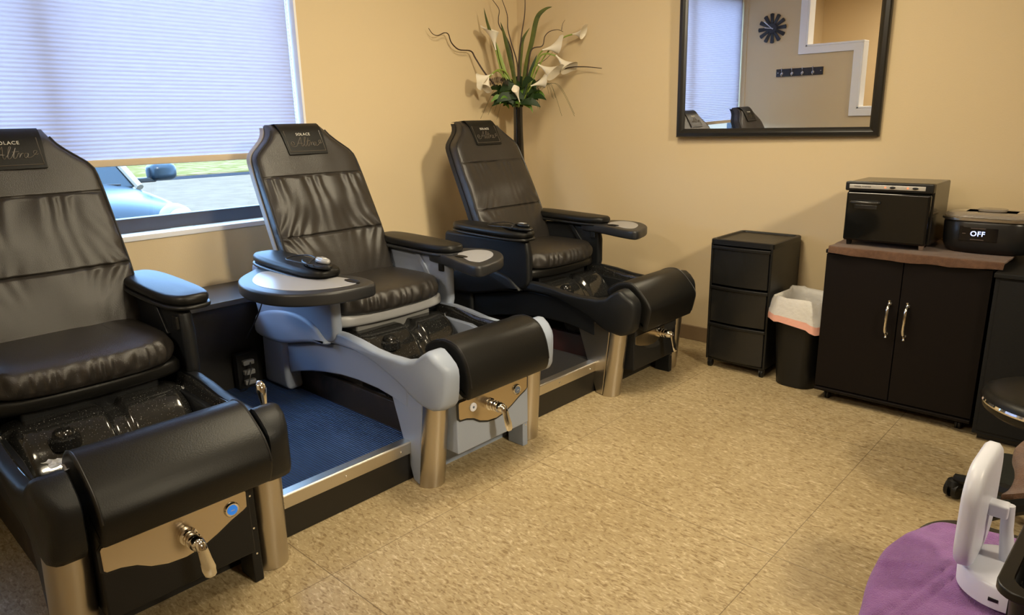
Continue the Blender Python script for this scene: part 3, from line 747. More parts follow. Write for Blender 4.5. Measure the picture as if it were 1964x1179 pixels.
# plug strip with cords on the floor behind the grey chair
ps = empty('power_strip', (.378, -2.25, .1455), label='small black power strip with cords behind the grey chair', cat='power strip')
MB().box(.0, .035, -.05, .05, .0, .16).build('strip_body', BLKP, ps, bevel=.005)
for k_ in range(3):
    MB().box(.035, .06, -.03, .02, .02+.045*k_, .042+.045*k_).build('plug', mat('grey_plug', (.2, .2, .2), .4), ps, bevel=.005)
MB().tube(smoothpath([(.06, 0, .12), (.10, -.02, .10), (.11, -.05, .03), (.06, -.06, .006)], 6), .003, 6).build('cord', PIPE, ps)

# ------------------------------------------------------------ vase and flowers
VX, VY = .225, -.255
va = tag(MB().lathe([(.001, 0), (.115, 0), (.118, .01), (.112, .05), (.092, .20), (.070, .42), (.053, .64), (.042, .86), (.034, 1.05), (.029, 1.2), (.028, 1.34), (.030, 1.345), (.026, 1.345), (.024, 1.25), (.001, 1.24)], (VX, VY, 0), 40).build('floor_vase', VASE, angle=60),
         'tall slim glossy black floor vase in the room corner', 'vase')
nd = Vector((-fw.x, -fw.y, 0)).normalized()
def fpt(px, py, push=0):
    """a point of the bouquet seen in that direction; kept clear of both walls"""
    d = fw + rt*((px-982)/FPX) - up*((py-589.5)/FPX)
    base = Vector((VX, VY, 0)) + nd*push
    t = (base-CAM).dot(nd)/d.dot(nd); p = CAM+d*t
    if p.x < .045: p = CAM+d*((.045-CAM.x)/d.x)
    if p.y > -.045: p = CAM+d*((-.045-CAM.y)/d.y)
    return p
bq = empty('flower_arrangement', (VX, VY, 1.25), label='tall artificial arrangement of white calla lilies, blades and twigs in the corner vase', cat='flower arrangement')
OFF = Vector((VX, VY, 1.25))
def rel(P): return [p-OFF for p in P]
MOUTH = Vector((VX, VY, 1.32))
def blade(px, wd, push=0, m=BLADE):
    pts = smoothpath([fpt(x, y, push) for x, y in px], 6); n = len(pts); rings = []; wd *= 1.25
    for i, p in enumerate(pts):
        t = i/(n-1); ww = wd*(.55+.6*t if t < .45 else .82)*(1 if t < .55 else max(.02, 1-((t-.55)/.45)**1.6))
        tg = (pts[min(i+1, n-1)]-pts[max(i-1, 0)]).normalized(); sd_ = tg.cross(nd).normalized()
        rings.append([p-sd_*ww-OFF, p+nd*ww*.25-OFF, p+sd_*ww-OFF, p-nd*.0008-OFF])
    return MB().loft(rings).build('blade_leaf', m, bq, angle=70)
blade([(985, 205), (975, 165), (962, 120), (948, 82), (935, 45), (928, 15)], .012, .02)
blade([(992, 205), (988, 160), (978, 110), (968, 70), (960, 42)], .013, .03)
blade([(998, 205), (996, 150), (999, 100), (1003, 75), (1016, 53)], .012, -.01)
blade([(1000, 205), (1008, 130), (1020, 80), (1030, 35), (1045, 18), (1059, 13)], .014, .02)
blade([(985, 200), (972, 150), (960, 110), (952, 82)], .010, .05, STEMG)
blade([(1000, 200), (1010, 160), (1022, 125), (1030, 105)], .009, .06, LEAFD)
def twig(px, push=0, r0_=.0045):
    pts = smoothpath([fpt(x, y, push) for x, y in px], 6); n = len(pts)
    MB().tube(rel(pts), [r0_*(1-.7*i/n) for i in range(n)], 6).build('twig', TWIG, bq)
twig([(985, 200), (955, 170), (930, 140), (912, 112), (903, 98), (880, 95), (866, 82), (860, 66), (852, 63), (840, 68), (830, 65), (822, 54)], .03, .0055)
twig([(990, 200), (985, 120), (975, 80), (958, 50), (956, 35), (957, 18), (945, 0), (938, -12)], -.02)
twig([(990, 200), (993, 130), (980, 80), (974, 55), (973, 30), (965, 5), (958, -12)], .01)
twig([(996, 200), (996, 120), (1000, 70), (1006, 30), (1007, 0), (1005, -15)], .0, .005)
twig([(1005, 195), (1013, 130), (1020, 95), (1040, 88), (1045, 70), (1055, 60), (1070, 57), (1080, 61)], .03)
twig([(1077, 58), (1079, 46), (1084, 38)], .03, .002)
twig([(1010, 185), (1025, 160), (1060, 142), (1090, 130), (1120, 128), (1154, 131)], .05, .006)
twig([(1010, 160), (1020, 130), (1045, 115), (1060, 100)], .0, .003)
def lily(tip, base, stem, size=.05, push=.05, face=(0, 0), back=None):
    """calla: flared spathe from base towards tip, on a curved stem"""
    b, t_ = fpt(*base, push), fpt(*tip, push+face[0])
    ax = (t_-b); L_ = ax.length; ax.normalize(); e1 = ax.orthogonal().normalized(); e1 = (nd-ax*nd.dot(ax)); e1 = e1.normalized() if e1.length > .1 else ax.orthogonal().normalized(); e2 = ax.cross(e1)
    if face[1]: e1, e2 = e1*math.cos(face[1])+e2*math.sin(face[1]), e2*math.cos(face[1])-e1*math.sin(face[1])
    rings = []; N_ = 28; size *= 1.45; L_ *= 1.1
    for i in range(15):
        q = i/14; R_ = size*(.10+.90*q**2.1); ring = []
        for j in range(N_):
            a = 2*PI*j/N_
            lift = L_*q*(.62 + .38*(.5-.5*math.cos(a))*1.0) + (L_*.10*math.exp(-((a-PI)/.45)**2)*q**3)
            flare = R_*(1+.25*(q**3)*(.5-.5*math.cos(a)))
            ring.append(b+ax*lift+(e1*math.cos(a)+e2*math.sin(a))*flare-OFF)
        rings.append(ring)
    for i in range(13, 0, -1):
        rings.append([p+((b-OFF+ax*L_*.5*(i/14))-p)*.05 for p in rings[i]])
    ll = MB().loft(rings).build('calla_lily', LILY, bq, angle=80)
    MB().tube([b+ax*L_*.15-OFF, b+ax*L_*.6-OFF], [.003, .002], 6).build('spadix', STAMEN, ll)
    pts = smoothpath([fpt(x, y, push*(k+1)/(len(stem)+1)) for k, (x, y) in enumerate(stem)]+[b+ax*.006], 6)
    MB().tube(rel(pts), [.0045]*len(pts), 7).build('flower_stem', STEMG, ll)
lily((940, 52), (951, 96), [(985, 200), (965, 150)], .030, .05, (0, 1.2))
lily((1122, 62), (1096, 66), [(1005, 195), (1040, 115), (1075, 76)], .024, .04, (0, 1.6))
lily((1076, 86), (1040, 96), [(1005, 195), (1020, 140), (1032, 108)], .030, .06, (0, 2.2))
lily((1094, 134), (1066, 106), [(1005, 195), (1030, 120), (1045, 103)], .034, .07, (0, .6))
lily((1068, 142), (1032, 124), [(1003, 195), (1015, 160), (1024, 130)], .036, .10, (.02, 1.0))
lily((1050, 152), (1018, 165), [(1000, 200), (1010, 180)], .028, .10, (0, 1.9))
lily((915, 158), (945, 142), [(988, 205), (983, 165), (970, 138), (955, 134)], .030, .10, (.02, 2.6))
lily((932, 172), (938, 146), [(986, 205), (975, 160), (955, 136)], .022, .11, (0, .3))
lily((988, 168), (997, 196), [(995, 205)], .015, .11, (.0, 0))
rl = random.Random(3)
def leaf(p0, p1, wd, m, droop=.02):
    p0, p1 = Vector(p0), Vector(p1); rings = []; N_ = 10; ax = (p1-p0); sd_ = ax.cross(nd*rl.uniform(.5, 1)+Vector((0, 0, rl.uniform(-.2, .6)))).normalized()
    for i in range(N_+1):
        t = i/N_; ww = wd*math.sin(PI*min(.98, t*.93+.06))**.8; c = p0+ax*t+Vector((0, 0, -droop*4*(t-.5)**2+droop))
        rings.append([c-sd_*ww+Vector((0, 0, ww*.25))-OFF, c-OFF, c+sd_*ww+Vector((0, 0, ww*.25))-OFF, c-Vector((0, 0, .0012))-OFF])
    return MB().loft(rings).build('foliage_leaf', m, bq, angle=80)
rl = random.Random(7)
for i in range(64):
    a = rl.uniform(0, 2*PI); L_ = rl.uniform(.06, .15)
    px = 990+rl.uniform(-26, 30); py = 186+rl.uniform(-22, 14)
    p0 = fpt(px, py, rl.uniform(-.03, .09)); dx = math.cos(a)
    p1 = p0+rt*(L_*dx)+nd*(L_*.4*math.sin(a))+Vector((0, 0, rl.uniform(-.045, .05)))
    p1.x = max(p1.x, .04); p1.y = min(p1.y, -.04)
    leaf(p0, p1, rl.uniform(.018, .032), LEAFB if rl.random() < .16 else LEAFD)
leaf(fpt(1008, 198, .06), fpt(1022, 216, .06), .010, LEAFB); leaf(fpt(965, 190, .08), fpt(942, 196, .08), .014, LEAFB); leaf(fpt(975, 190, .09), fpt(958, 200, .09), .013, LEAFB)
# coil ornament
MB().tube([fpt(940+i*.36, 160-5*math.sin(i*.035)-2+6*math.sin(i*.75), .10+.01*math.cos(i*.75))-OFF for i in range(100)], .0016, 5).build('wicker_coil', TWIG, bq)
for i in range(14):
    x0_ = 1010+rl.uniform(-6, 20); ex = 1030+rl.uniform(0, 75); ey = 150+rl.uniform(20, 95)
    if i < 4: ex = 940+rl.uniform(-30, 20); ey = 200+rl.uniform(0, 30); x0_ = 975
    MB().tube(rel(smoothpath([fpt(x0_, 185, .05), fpt((x0_+ex)/2+8, 160, .06), fpt(ex, ey, .05)], 8)), .0008, 4).build('grass_strand', LEAFD, bq)

# ------------------------------------------------------------ wall mirror
mr = empty('wall_mirror', (1.722, -.010, 1.153), math.radians(1.0), label='large rectangular wall mirror in a wide black frame', cat='mirror')
W2, HT = .516, .95; mb = MB()
fwid = .044
o_ = [(-W2, 0), (W2, 0), (W2, HT), (-W2, HT)]; i_ = [(-W2+fwid, fwid), (W2-fwid, fwid), (W2-fwid, HT-fwid), (-W2+fwid, HT-fwid)]
def ring4(pts, y): return [(a, y, b) for a, b in pts]
def insq(d): return [(-W2+d, d), (W2-d, d), (W2-d, HT-d), (-W2+d, HT-d)]
mb.loft([ring4(insq(0), 0), ring4(insq(0), -.020), ring4(insq(.006), -.028), ring4(insq(.022), -.030), ring4(insq(.034), -.024), ring4(insq(.038), -.018), ring4(insq(fwid), -.014), ring4(insq(fwid), 0)], (False, False))
mb.build('mirror_frame', FRAME, mr, angle=30)
MB().box(-W2+.02, W2-.02, -.012, -.002, .02, HT-.02).build('mirror_pane', MIRR, mr, smooth=False)

mr.rotation_euler = (math.radians(.8), 0, math.radians(1.0))
# things seen in the mirror, on and beyond the partition
ck = empty('wall_clock', (.255, PY1+.003, 1.993), label='black sunburst wall clock with white hands, seen in the mirror', cat='clock')
for k_ in range(12):
    a = 2*PI*k_/12+.05; c_, s_ = math.cos(a), math.sin(a); R0, R1, wv = .030, .135, .0195
    q = [(R0*c_-wv*.55*s_, R0*s_+wv*.55*c_), (R1*c_-wv*s_, R1*s_+wv*c_), ((R1+.006)*c_, (R1+.006)*s_), (R1*c_+wv*s_, R1*s_-wv*c_), (R0*c_+wv*.55*s_, R0*s_-wv*.55*c_)]
    MB().prism(q, 'y', .004, .016).build('clock_ray', FRAME, ck, bevel=.002, seg=1)
MB().lathe([(.001, .022), (.045, .020), (.05, .012), (.05, 0), (.001, 0)], (0, 0, 0), 32, 'y').build('clock_hub', FRAME, ck)
for L_, a in ((.105, math.radians(140)), (.072, math.radians(172))):
    c_, s_ = -math.cos(a), math.sin(a)
    c_ = math.cos(PI-a) if False else -math.cos(a)
    # seen mirrored: time about ten to nine
    d_ = Vector((math.cos(a), 0, math.sin(a))); n_ = Vector((-d_.z, 0, d_.x))*.0032
    pts = [Vector((0, 0, 0))-d_*.015-n_, Vector((0, 0, 0))-d_*.015+n_, d_*L_+n_, d_*L_-n_]
    MB().loft([[(p.x, .024, p.z) for p in pts], [(p.x, .027, p.z) for p in pts]]).build('clock_hand', WHITEP, ck)
hk = empty('coat_hook_rail', (.546, PY1, 1.568), label='black wall rail with four metal coat hooks, seen in the mirror', cat='coat hooks')
MB().box(-.225, .225, 0, .016, -.036, .036).build('rail_board', FRAME, hk, bevel=.003)
for k_ in range(4):
    xx = -.165+.1*k_
    h_ = MB().tube(smoothpath([(xx, .016, -.02), (xx, .03, -.028), (xx, .042, -.02), (xx, .045, -.005)], 5), .006, 8)
    h_.tube(smoothpath([(xx, .016, .0), (xx, .03, .02), (xx, .035, .045)], 5), .0045, 8).lathe([(.001, .006), (.011, .004), (.012, 0)], (xx, .016, -.008), 16, 'y')
    h_.build('coat_hook', CHROME, hk)
for xx in (-.205, .205): MB().lathe([(.001, .004), (.005, .002), (.005, 0)], (xx, .016, 0), 10, 'y').build('screw', CHROME, hk)
sh = empty('dark_shelf_unit', (2.3, -5.75, 0), label='dark shelf unit in the room beyond the partition, seen in the mirror', cat='shelf')
for xx in (-.6, .58): MB().box(xx, xx+.025, -.2, .2, 0, 1.9).build('side_panel', FRAME, sh, bevel=.003)
for zz in (.1, .5, .9, 1.3, 1.62, 1.88): MB().box(-.575, .58, -.2, .2, zz, zz+.022).build('shelf', FRAME, sh, bevel=.002)
MB().box(-.575, .58, -.2, -.19, .1, 1.88).build('back_panel', FRAME, sh)
tag(MB().box(1.8, 2.7, -5.80, -5.62, 1.323, 1.44).build('grey_storage_box', mat('mottled_grey', (.2, .19, .17), .7, var=(20, (.4, .38, .34), .4, .6)), bevel=.01), 'mottled grey storage box on the shelf beyond the partition', 'box')

# ------------------------------------------------------------ drawer cart
dc = empty('drawer_cart', (1.773, -.195, 0), label='black plastic three-drawer cart on casters under the mirror', cat='drawer cart')
w2, d2 = .157, .172
for sx in (-1, 1):
    MB().prism([(-d2, .045), (d2, .045), (d2, .652), (-d2, .652)], 'x', min(sx*(w2-.012), sx*w2), max(sx*(w2-.012), sx*w2)).build('side_panel', BLKP, dc, bevel=.004)
MB().box(-w2+.012, w2-.012, d2-.012, d2, .045, .652).build('back_panel', BLKP, dc)
tp = MB().loft([[(x, y, z) for x, y in rrect(-w2-.003+i, w2+.003-i, -d2-.004+i, d2+.004-i, .02)] for z, i in ((.645, 0), (.668, 0), (.671, .004), (.671, .016), (.664, .020), (.664, .05))]).build('top_panel', BLKP, dc, angle=35)
MB().box(-w2+.01, w2-.01, -d2+.005, d2-.005, .04, .052).build('base_panel', BLKP, dc, bevel=.003)
for zz0, zz1 in ((.056, .243), (.250, .437), (.444, .640)):
    rings = []
    outl = [(-w2+.014, d2-.02)]+[(-w2+.014+(2*w2-.028)*t_/10, -d2-.002-.012*math.sin(PI*t_/10)) for t_ in range(11)]+[(w2-.014, d2-.02)]
    dr = MB().prism(outl, 'z', zz0, zz1-.012).build('drawer', SMOKE, dc, bevel=.004)
    outl2 = [(-w2+.008, -d2+.01)]+[(-w2+.008+(2*w2-.016)*t_/10, -d2-.006-.014*math.sin(PI*t_/10)) for t_ in range(11)]+[(w2-.008, -d2+.01)]
    MB().prism(outl2, 'z', zz1-.018, zz1-.002).build('drawer_lip', BLKP, dr, bevel=.003)
def caster(parent, x, y, ztop, r=.022, m=BLKP):
    MB().lathe([(r*.7, -.011), (r, -.009), (r, -.002), (r*.6, -.001), (r*.6, .001), (r, .002), (r, .009), (r*.7, .011)], (x, y, r), 20, 'x').build('caster_wheel', m, parent)
    MB().box(x-.013, x+.013, y-.012, y+.012, r*1.5, ztop).build('caster_stem', m, parent, bevel=.003)
for sx in (-1, 1):
    for sy in (-1, 1): caster(dc, sx*(w2-.02), sy*(d2-.02), .042, .019)

# ------------------------------------------------------------ waste bin
wb_ = empty('waste_bin', (2.072, -.275, 0), label='black waste bin with a folded white liner between cart and cabinet', cat='waste bin')
def binr(z, g=0, ins=0):
    k_ = z/.40; rr = rrect(-.092-.022*k_-g, .092+.022*k_+g, -.118-.022*k_-g, .118+.022*k_+g, .07); return [(x, y, z) for x, y in rr]
MB().loft([binr(0, -.006), binr(.004), binr(.10), binr(.30), binr(.415), binr(.415, -.004), binr(.02, -.006)]).build('bin_body', BLKP, wb_, angle=45)
rings = []
nb = len(binr(0))
def lnr(z0_, g, wob, k_):
    out = []
    base = binr(.4, g)
    for i, (x, y, z) in enumerate(base):
        a = 2*PI*i/nb; out.append((x+wob*.006*math.sin(a*7+k_), y+wob*.006*math.cos(a*6+k_), z0_+wob*(.010*math.sin(a*3+1)+.006*math.sin(a*8+k_))))
    return out
low = lambda z_, g, wob, k_, amt: [(x, y, z-amt*(.5-.5*(y*.7-x*.7)/.10) ) for x, y, z in lnr(z_, g, wob, k_)]
MB().loft([lnr(.20, -.040, .6, 3), lnr(.30, -.030, .6, 2), lnr(.40, -.016, .7, 1), lnr(.432, -.005, .8, .5), lnr(.436, .004, .6, .3), lnr(.418, .010, .8, 0), low(.392, .016, .7, 1, .02), low(.378, .022, .6, 2, .035)], (False, False)).build('liner', LINER, wb_, angle=60)
MB().loft([low(.379, .0225, .6, 2, .035), low(.356, .024, .7, 2.2, .045), low(.354, .018, .7, 2.2, .045)], (False, False)).build('liner_drawstring_band', PINK, wb_, angle=60)

# ------------------------------------------------------------ two-door cabinet
cb = empty('two_door_cabinet', (2.51, -.25, 0), label='dark espresso two-door cabinet with chrome handles under the towel', cat='cabinet')
MB().box(-.305, .305, -.185, .225, .062, .675).build('cabinet_carcass', ESPR, cb, bevel=.002, seg=1)
MB().box(-.308, .312, -.212, .228, .675, .692).build('cabinet_top', ESPR, cb, bevel=.002, seg=1)
MB().box(-.305, .305, -.215, .225, .048, .062).build('cabinet_base', ESPR, cb, bevel=.002, seg=1)
for s, x0_, x1_ in ((-1, -.305, -.0015), (1, .0015, .305)):
    dd = MB().box(x0_, x1_, -.206, -.1865, .066, .672).build('door', ESPR, cb, bevel=.0015, seg=1)
    xx = s*.034
    hp = smoothpath([(xx, -.206, .490), (xx, -.222, .487), (xx, -.236, .470), (xx, -.240, .425), (xx, -.236, .380), (xx, -.222, .363), (xx, -.206, .360)], 5)
    h_ = MB().tube(hp, [.0042+.0028*math.sin(PI*i/(len(hp)-1)) for i in range(len(hp))], 10)
    for zz in (.49, .36): h_.lathe([(.009, 0), (.009, -.003), (.006, -.007)], (xx, -.206, zz), 16, 'y').lathe([(.001, .010), (.006, .008), (.006, .004), (.003, .0), (.006, -.004), (.006, -.008), (.001, -.010)], (xx, -.216, zz+(.008 if zz > .4 else -.008)), 12)
    h_.build('handle', CHROME, dd)
for sx in (-.26, .26):
    for sy in (-.16, .19): caster(cb, sx, sy, .05, .022)
def towel_f(u, v):
    x = 2.190+.66*u; z = .6945
    # v: 0 back to 1 front edge with overhang
    L_ = v*.44; yb = -.035
    sag = .010*math.sin(PI*u)+.03*u*u
    L_ = v*.475
    if L_ < .432: y = yb-L_; zz = z
    else:
        o2 = (L_-.432)*1.0; y = yb-.432-.010*(o2/.035)**.5 - .004*math.sin(u*17)*o2/.035; zz = z-max(0, o2-.006)*(.55+.55*u*(1-u)*2)
    if u > .94 : zz -= .0*(u-.94)
    y += .012*math.sin(3.5*u+1)*(1-v); x += .012*math.sin(2*v)-.03*(u-.5)*v
    zz += .0065 + .0022*noise.noise(Vector((u*9, v*7, 1)))+.0018*abs(math.sin(v*16+3*u+2*noise.noise(Vector((u*3, v*2, 5)))))
    return (x, y, zz+.0055)
tag(cloth_grid(towel_f, 90, 60, .0055).build('towel', BROWNT, angle=80), 'brown towel spread over the cabinet top, its front edge hanging over', 'towel')

# ------------------------------------------------------------ towel warmer
tw = empty('towel_warmer', (2.404, -.250, .709), label='boxy black towel warmer standing on the brown towel', cat='towel warmer')
MB().box(-.165, .165, -.115, .135, .018, .268).build('warmer_body', mat('glossy_black_enamel', (.013, .012, .011), .18), tw, bevel=.006)
MB().box(-.160, .160, -.150, -.118, .02, .228).build('warmer_door', mat('black_mirror_plastic', (.006, .006, .006), .06), tw, bevel=.010)
MB().box(-.167, .167, -.152, -.112, .232, .270).build('control_fascia', BLKP, tw, bevel=.006)
st = MB().box(-.150, .138, -.1545, -.151, .242, .259).build('silver_strip', SILV, tw, bevel=.001, seg=1)
text_mesh('TOWEL WARMER', .0085, BLKP, st, (-.098, -.1548, .2505), (1, 0, 0), (0, 0, 1), 'strip_lettering', ext=.0003)
for xx in (.018, .102):
    mb = MB(); mb.lathe([(.011, 0), (.011, -.003), (.001, -.004)], (xx, -.1545, .2505), 20, 'y', sx=1, sy=.42); mb.build('switch', BLKP, st)
for xx in (-.010, .074): MB().lathe([(.003, 0), (.003, -.002), (.0005, -.003)], (xx, -.1545, .2505), 12, 'y').build('indicator_light', REDL, st)
MB().tube(smoothpath([(-.135, -.150, .185), (-.130, -.165, .186), (-.10, -.170, .186), (-.06, -.170, .186), (-.032, -.165, .186), (-.027, -.150, .185)], 6), .0065, 10).build('door_handle', mat('grey_black_handle', (.03, .03, .03), .15), tw)
MB().box(-.125, -.035, -.1515, -.149, .158, .174).build('handle_recess', mat('dark_recess', (.03, .03, .03), .2), tw, bevel=.003)
for sx in (-.14, .14):
    for sy in (-.12, .11): MB().lathe([(.010, 0), (.012, .018)], (sx, sy, 0), 14).build('foot', CHROME if sx > 0 else BLKP, tw)

# ------------------------------------------------------------ wax warmer
wx = empty('wax_warmer', (2.750, -.225, .709), label='round-cornered black paraffin warmer showing OFF in blue digits', cat='wax warmer')
def wr(z, g): return [(x, y, z) for x, y in rrect(-.155-g, .155+g, -.115-g, .115+g, .085)]
bd = MB().loft([wr(0, -.02), wr(.004, -.012), wr(.03, -.002), wr(.06, 0), (wr(.118, .002)), wr(.124, .000)]).build('warmer_base', mat('satin_black', (.014, .014, .015), .28), wx, angle=50)
MB().loft([wr(.124, .000), wr(.130, .008), wr(.138, .008), wr(.141, .004)]).build('metal_rim', STEEL, wx, angle=40)
CLR = mat('clear_lid_plastic', (.50, .44, .38), .12, trans=.6, bump=(25, .9))
MB().loft([wr(.1415, .004), wr(.147, .004), wr(.153, -.006), wr(.157, -.03), wr(.158, -.07)]).build('clear_lid', CLR, wx, angle=60)
MB().loft([[(x*.32-.0, y*.32, z) for x, y, _ in wr(0, 0)] for z in (.158, .168)]).build('lid_knob', CLR, wx, bevel=.003)
dp = MB().box(-.085, .045, -.1165, -.1145, .050, .108).build('display_panel', mat('display_black', (.004, .004, .006), .08), wx, bevel=.002)
text_mesh('OFF', .027, LED, dp, (-.022, -.1172, .079), (1, 0, 0), (0, 0, 1), 'display_digits', ext=.0004, space=1.08)
for xx, zz, ww in ((-.022, .101, .05), (-.022, .057, .045), (-.068, .079, .012)):
    MB().box(xx-ww/2, xx+ww/2, -.1172, -.1165, zz-.0012, zz+.0012).build('panel_marking', mat('dim_marking', (.12, .09, .08), .4), dp)

# ------------------------------------------------------------ second cabinet at the right edge
c2b = empty('charcoal_cabinet', (3.145, -.26, 0), label='charcoal side cabinet at the right edge beside the two-door cabinet', cat='cabinet')
MB().box(-.315, .315, -.235, .235, .03, .655).build('cabinet_carcass', CHAR, c2b, bevel=.003, seg=2)
MB().box(-.320, .320, -.245, .238, .655, .673).build('cabinet_top', CHAR, c2b, bevel=.003, seg=2)
MB().box(-.30, .30, -.2385, -.2355, .045, .645).build('cabinet_door', CHAR, c2b, bevel=.002, seg=1)
MB().box(-.30, .30, -.20, .23, .0, .03).build('toe_kick', BLACKW, c2b)

# ------------------------------------------------------------ floor mat, stools
tag(MB().prism(rrect(2.93, 4.1, -1.02, -.56, .05), 'z', .0, .008).build('floor_mat', mat('dark_green_black_mat', (.02, .022, .018), .8, bump=(200, .5)), bevel=.003), 'dark rubber floor mat in front of the charcoal cabinet', 'floor mat')
def stool(x, y, rz, label, zs_, R_=.19):
    st_ = empty('rolling_stool', (x, y, 0), rz, label, 'stool', 'black rolling stools')
    MB().lathe([(.001, zs_-.07), (R_*.86, zs_-.07), (R_*.97, zs_-.055), (R_, zs_-.03), (R_*.97, zs_-.010), (R_*.86, zs_), (R_*.5, zs_+.004), (.001, zs_+.005)], (0, 0, 0), 48).build('seat', LEATHER2, st_, angle=60)
    MB().lathe([(R_*1.0, zs_-.036), (R_*1.012, zs_-.030), (R_*1.0, zs_-.024)], (0, 0, 0), 48).build('seat_band', CHROME, st_)
    MB().lathe([(.025, .09), (.025, .28), (.014, .285), (.014, zs_-.07)], (0, 0, 0), 20).build('gas_lift', BLKP, st_)
    for k_ in range(5):
        a = 2*PI*k_/5; c_, s_ = math.cos(a), math.sin(a)
        MB().tube([(0, 0, .105), (.12*c_, .12*s_, .095), (.25*c_, .25*s_, .070)], [.028, .022, .016], 8).build('leg', BLKP, st_)
        cw = MB().lathe([(.018, -.022), (.028, -.020), (.030, -.006), (.016, -.004), (.016, .004), (.030, .006), (.028, .020), (.018, .022)], (.25*c_, .25*s_+.0, .030), 20, 'x').build('caster_wheel', BLKP, st_)
        MB().lathe([(.02, .03), (.028, .045), (.022, .062), (.008, .07)], (.25*c_, .25*s_, .0), 16).build('caster_hood', BLKP, st_)
    return st_
stool(3.115, -1.12, math.radians(160), 'black rolling stool with a shiny seat near the charcoal cabinet', .45)
stool(3.36, -1.86, math.radians(20), 'black rolling stool with a brown towel on its seat at the right edge', .50, .20)
def t2(u, v):
    x = 3.10+.36*u; y = -2.0+.30*v
    return (x+.01*math.sin(7*v), y+.012*math.sin(5*u), .522+.012*noise.noise(Vector((u*4, v*4, 2)))+.018*abs(math.sin(u*6+v*2))-.06*max(0, .22-u))
tag(cloth_grid(t2, 40, 36, .012).build('towel', BROWNT, angle=80), 'crumpled brown towel on the stool behind the white lamp', 'towel')

# ------------------------------------------------------------ nail table corner
tb = empty('nail_table', (3.55, -2.86, 0), label='black nail table at the lower right corner under the purple towel', cat='table')
MB().prism([(x-3.55, y+2.86) for x, y in rrect(3.072, 4.0, -3.10, -2.535, .07, 8)], 'z', .682, .710).build('table_top', BLACKW, tb, bevel=.006)
for sx in (-.25, .38):
    for sy in (-.18, .22): MB().lathe([(.016, 0), (.016, .682)], (sx, sy, 0), 16).build('leg', BLKP, tb)
tout = sp2([(3.085, -3.06), (3.077, -2.95), (3.074, -2.86), (3.064, -2.797), (3.060, -2.755), (3.059, -2.703), (3.070, -2.650), (3.089, -2.604), (3.115, -2.588), (3.20, -2.575), (3.40, -2.57), (3.62, -2.57), (3.64, -2.80), (3.62, -3.05), (3.35, -3.07)], 8)
def tz(x, y):
    gx = (x-3.125)-(y+2.72)*.24
    z = .004*noise.noise(Vector((x*9, y*9, 3)))+.0022*noise.noise(Vector((x*34, y*34, 7)))
    if y < -2.60: z -= .0045*math.exp(-(gx/.0022)**2)+.0045*math.exp(-((gx-.014)/.0022)**2)
    q = (y+2.735)-(x-3.09)*.5
    z += .005*math.exp(-(q/.008)**2)*max(0, 1-(x-3.06)/.06)
    return z
rings = []; cxt, cyt = 3.33, -2.80
for d, z in ((.004, .7115), (.0, .716), (.0, .722), (.003, .7275), (.008, .7305)):
    rings.append([(x, y, z) for x, y in offset_poly(tout, d)])
for k_ in range(1, 64):
    t_ = 1-k_/64
    rings.append([(cxt+(x-cxt)*t_, cyt+(y-cyt)*t_, z) for x, y, z in rings[4]])
rings = [[(x, y, z+(tz(x, y) if i_ > 2 else 0)) for x, y, z in rg] for i_, rg in enumerate(rings)]
tag(MB().loft(rings).build('towel', PURP, angle=80), 'purple terry towel spread over the nail table corner', 'towel')
ld = empty('mirror_lamp', (3.186, -2.724, .734), 0, 'white folding lamp with a rounded panel on the purple towel', 'lamp')
MB().lathe([(.001, 0), (.043, 0), (.047, .003), (.048, .026), (.046, .030), (.042, .032), (.001, .031)], (0, 0, 0), 56).build('lamp_base', WHITEP, ld, angle=50)
def pp(a, h, tt): return (-.036-tt+a*.02, .006+a, .094+h)
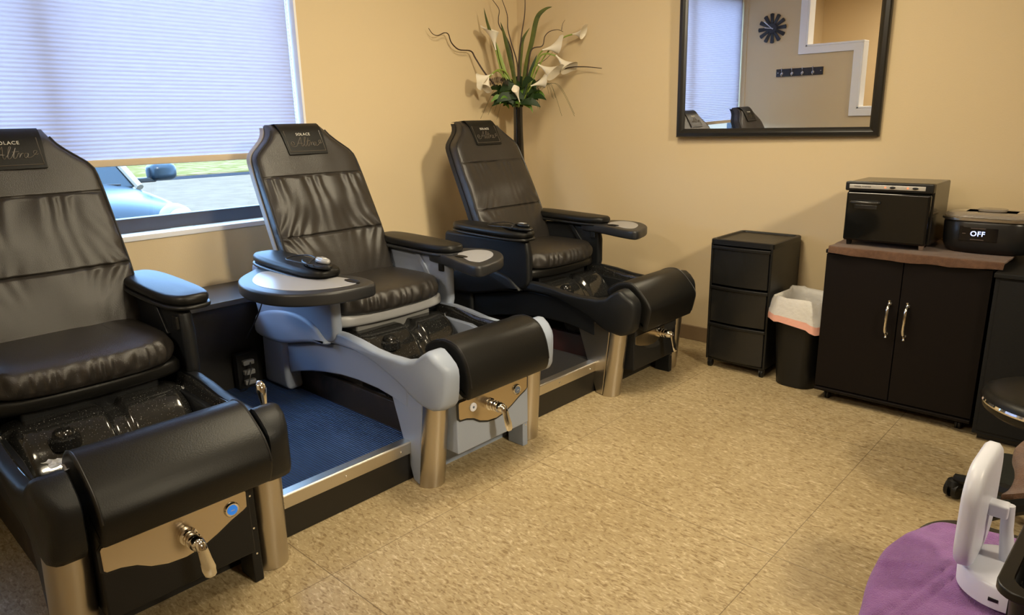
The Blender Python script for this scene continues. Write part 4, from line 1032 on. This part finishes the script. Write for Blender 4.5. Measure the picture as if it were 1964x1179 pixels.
MB().loft([[pp(a, h, tt) for a, h in rrect(-.065+i, .065-i, -.062+i, .062-i, .038-i*.5, 8)] for tt, i in ((-.0075, .013), (-.0065, .004), (-.003, .0005), (.006, 0), (.0095, .003), (.0105, .010))]).build('lamp_panel', WHITEP, ld, angle=60)
MB().box(-.033, -.010, .008, .026, .080, .096).build('hinge_block', WHITEP, ld, bevel=.003)
MB().tube([(-.012, .020, .094), (-.010, .018, .065), (-.004, .014, .028)], [.0065, .0065, .008], 12).build('lamp_arm', WHITEP, ld)
MB().box(-.010, -.001, -.0485, -.0455, .012, .0155).build('charging_port', BLKP, ld)
bk_ = empty('storage_basket', (3.196, -2.935, .732), math.radians(-2), 'black slotted plastic basket at the right edge of the nail table', 'basket')
def br(z, g): return [(x, y, z) for x, y in rrect(.012-g, .24+g, -.03-g, .125+g, .018)]
MB().loft([br(0, -.006), br(.150, .003), br(.150, .0005), br(.004, -.0085)]).build('basket_wall', BLKP, bk_, angle=40)
for yy_ in range(9):
    MB().box(.0095, .0135, -.012+yy_*.015, -.006+yy_*.015, .03, .13).build('side_slot', RUBBER, bk_)
MB().loft([br(.146, .004), br(.146, .011), br(.154, .011), br(.154, .001)], (False, False)).build('basket_rim', BLKP, bk_, bevel=.0015, angle=40)
for i_, (dx, dy, hh, m_) in enumerate([(.035, .02, .13, WHITEP), (.045, .075, .115, mat('clear_bottle', (.6, .6, .6), .1)), (.09, .04, .12, mat('lilac_bottle', (.45, .3, .55), .3))]):
    b0_ = empty('bottle', (3.193+dx, -2.935+dy, .7365), 0, ['white cosmetic bottle in the black basket', 'clear cosmetic bottle in the black basket', 'lilac cosmetic bottle in the black basket'][i_], 'bottle', 'bottles in the black basket')
    MB().lathe([(.001, 0), (.012, 0), (.013, .004), (.013, hh*.6), (.007, hh*.72), (.007, hh*.75)], (0, 0, 0), 20).build('bottle_body', m_, b0_)
    MB().lathe([(.008, hh*.75), (.008, hh), (.001, hh+.001)], (0, 0, 0), 18).build('bottle_cap', BLKP if i_ else WHITEP, b0_)
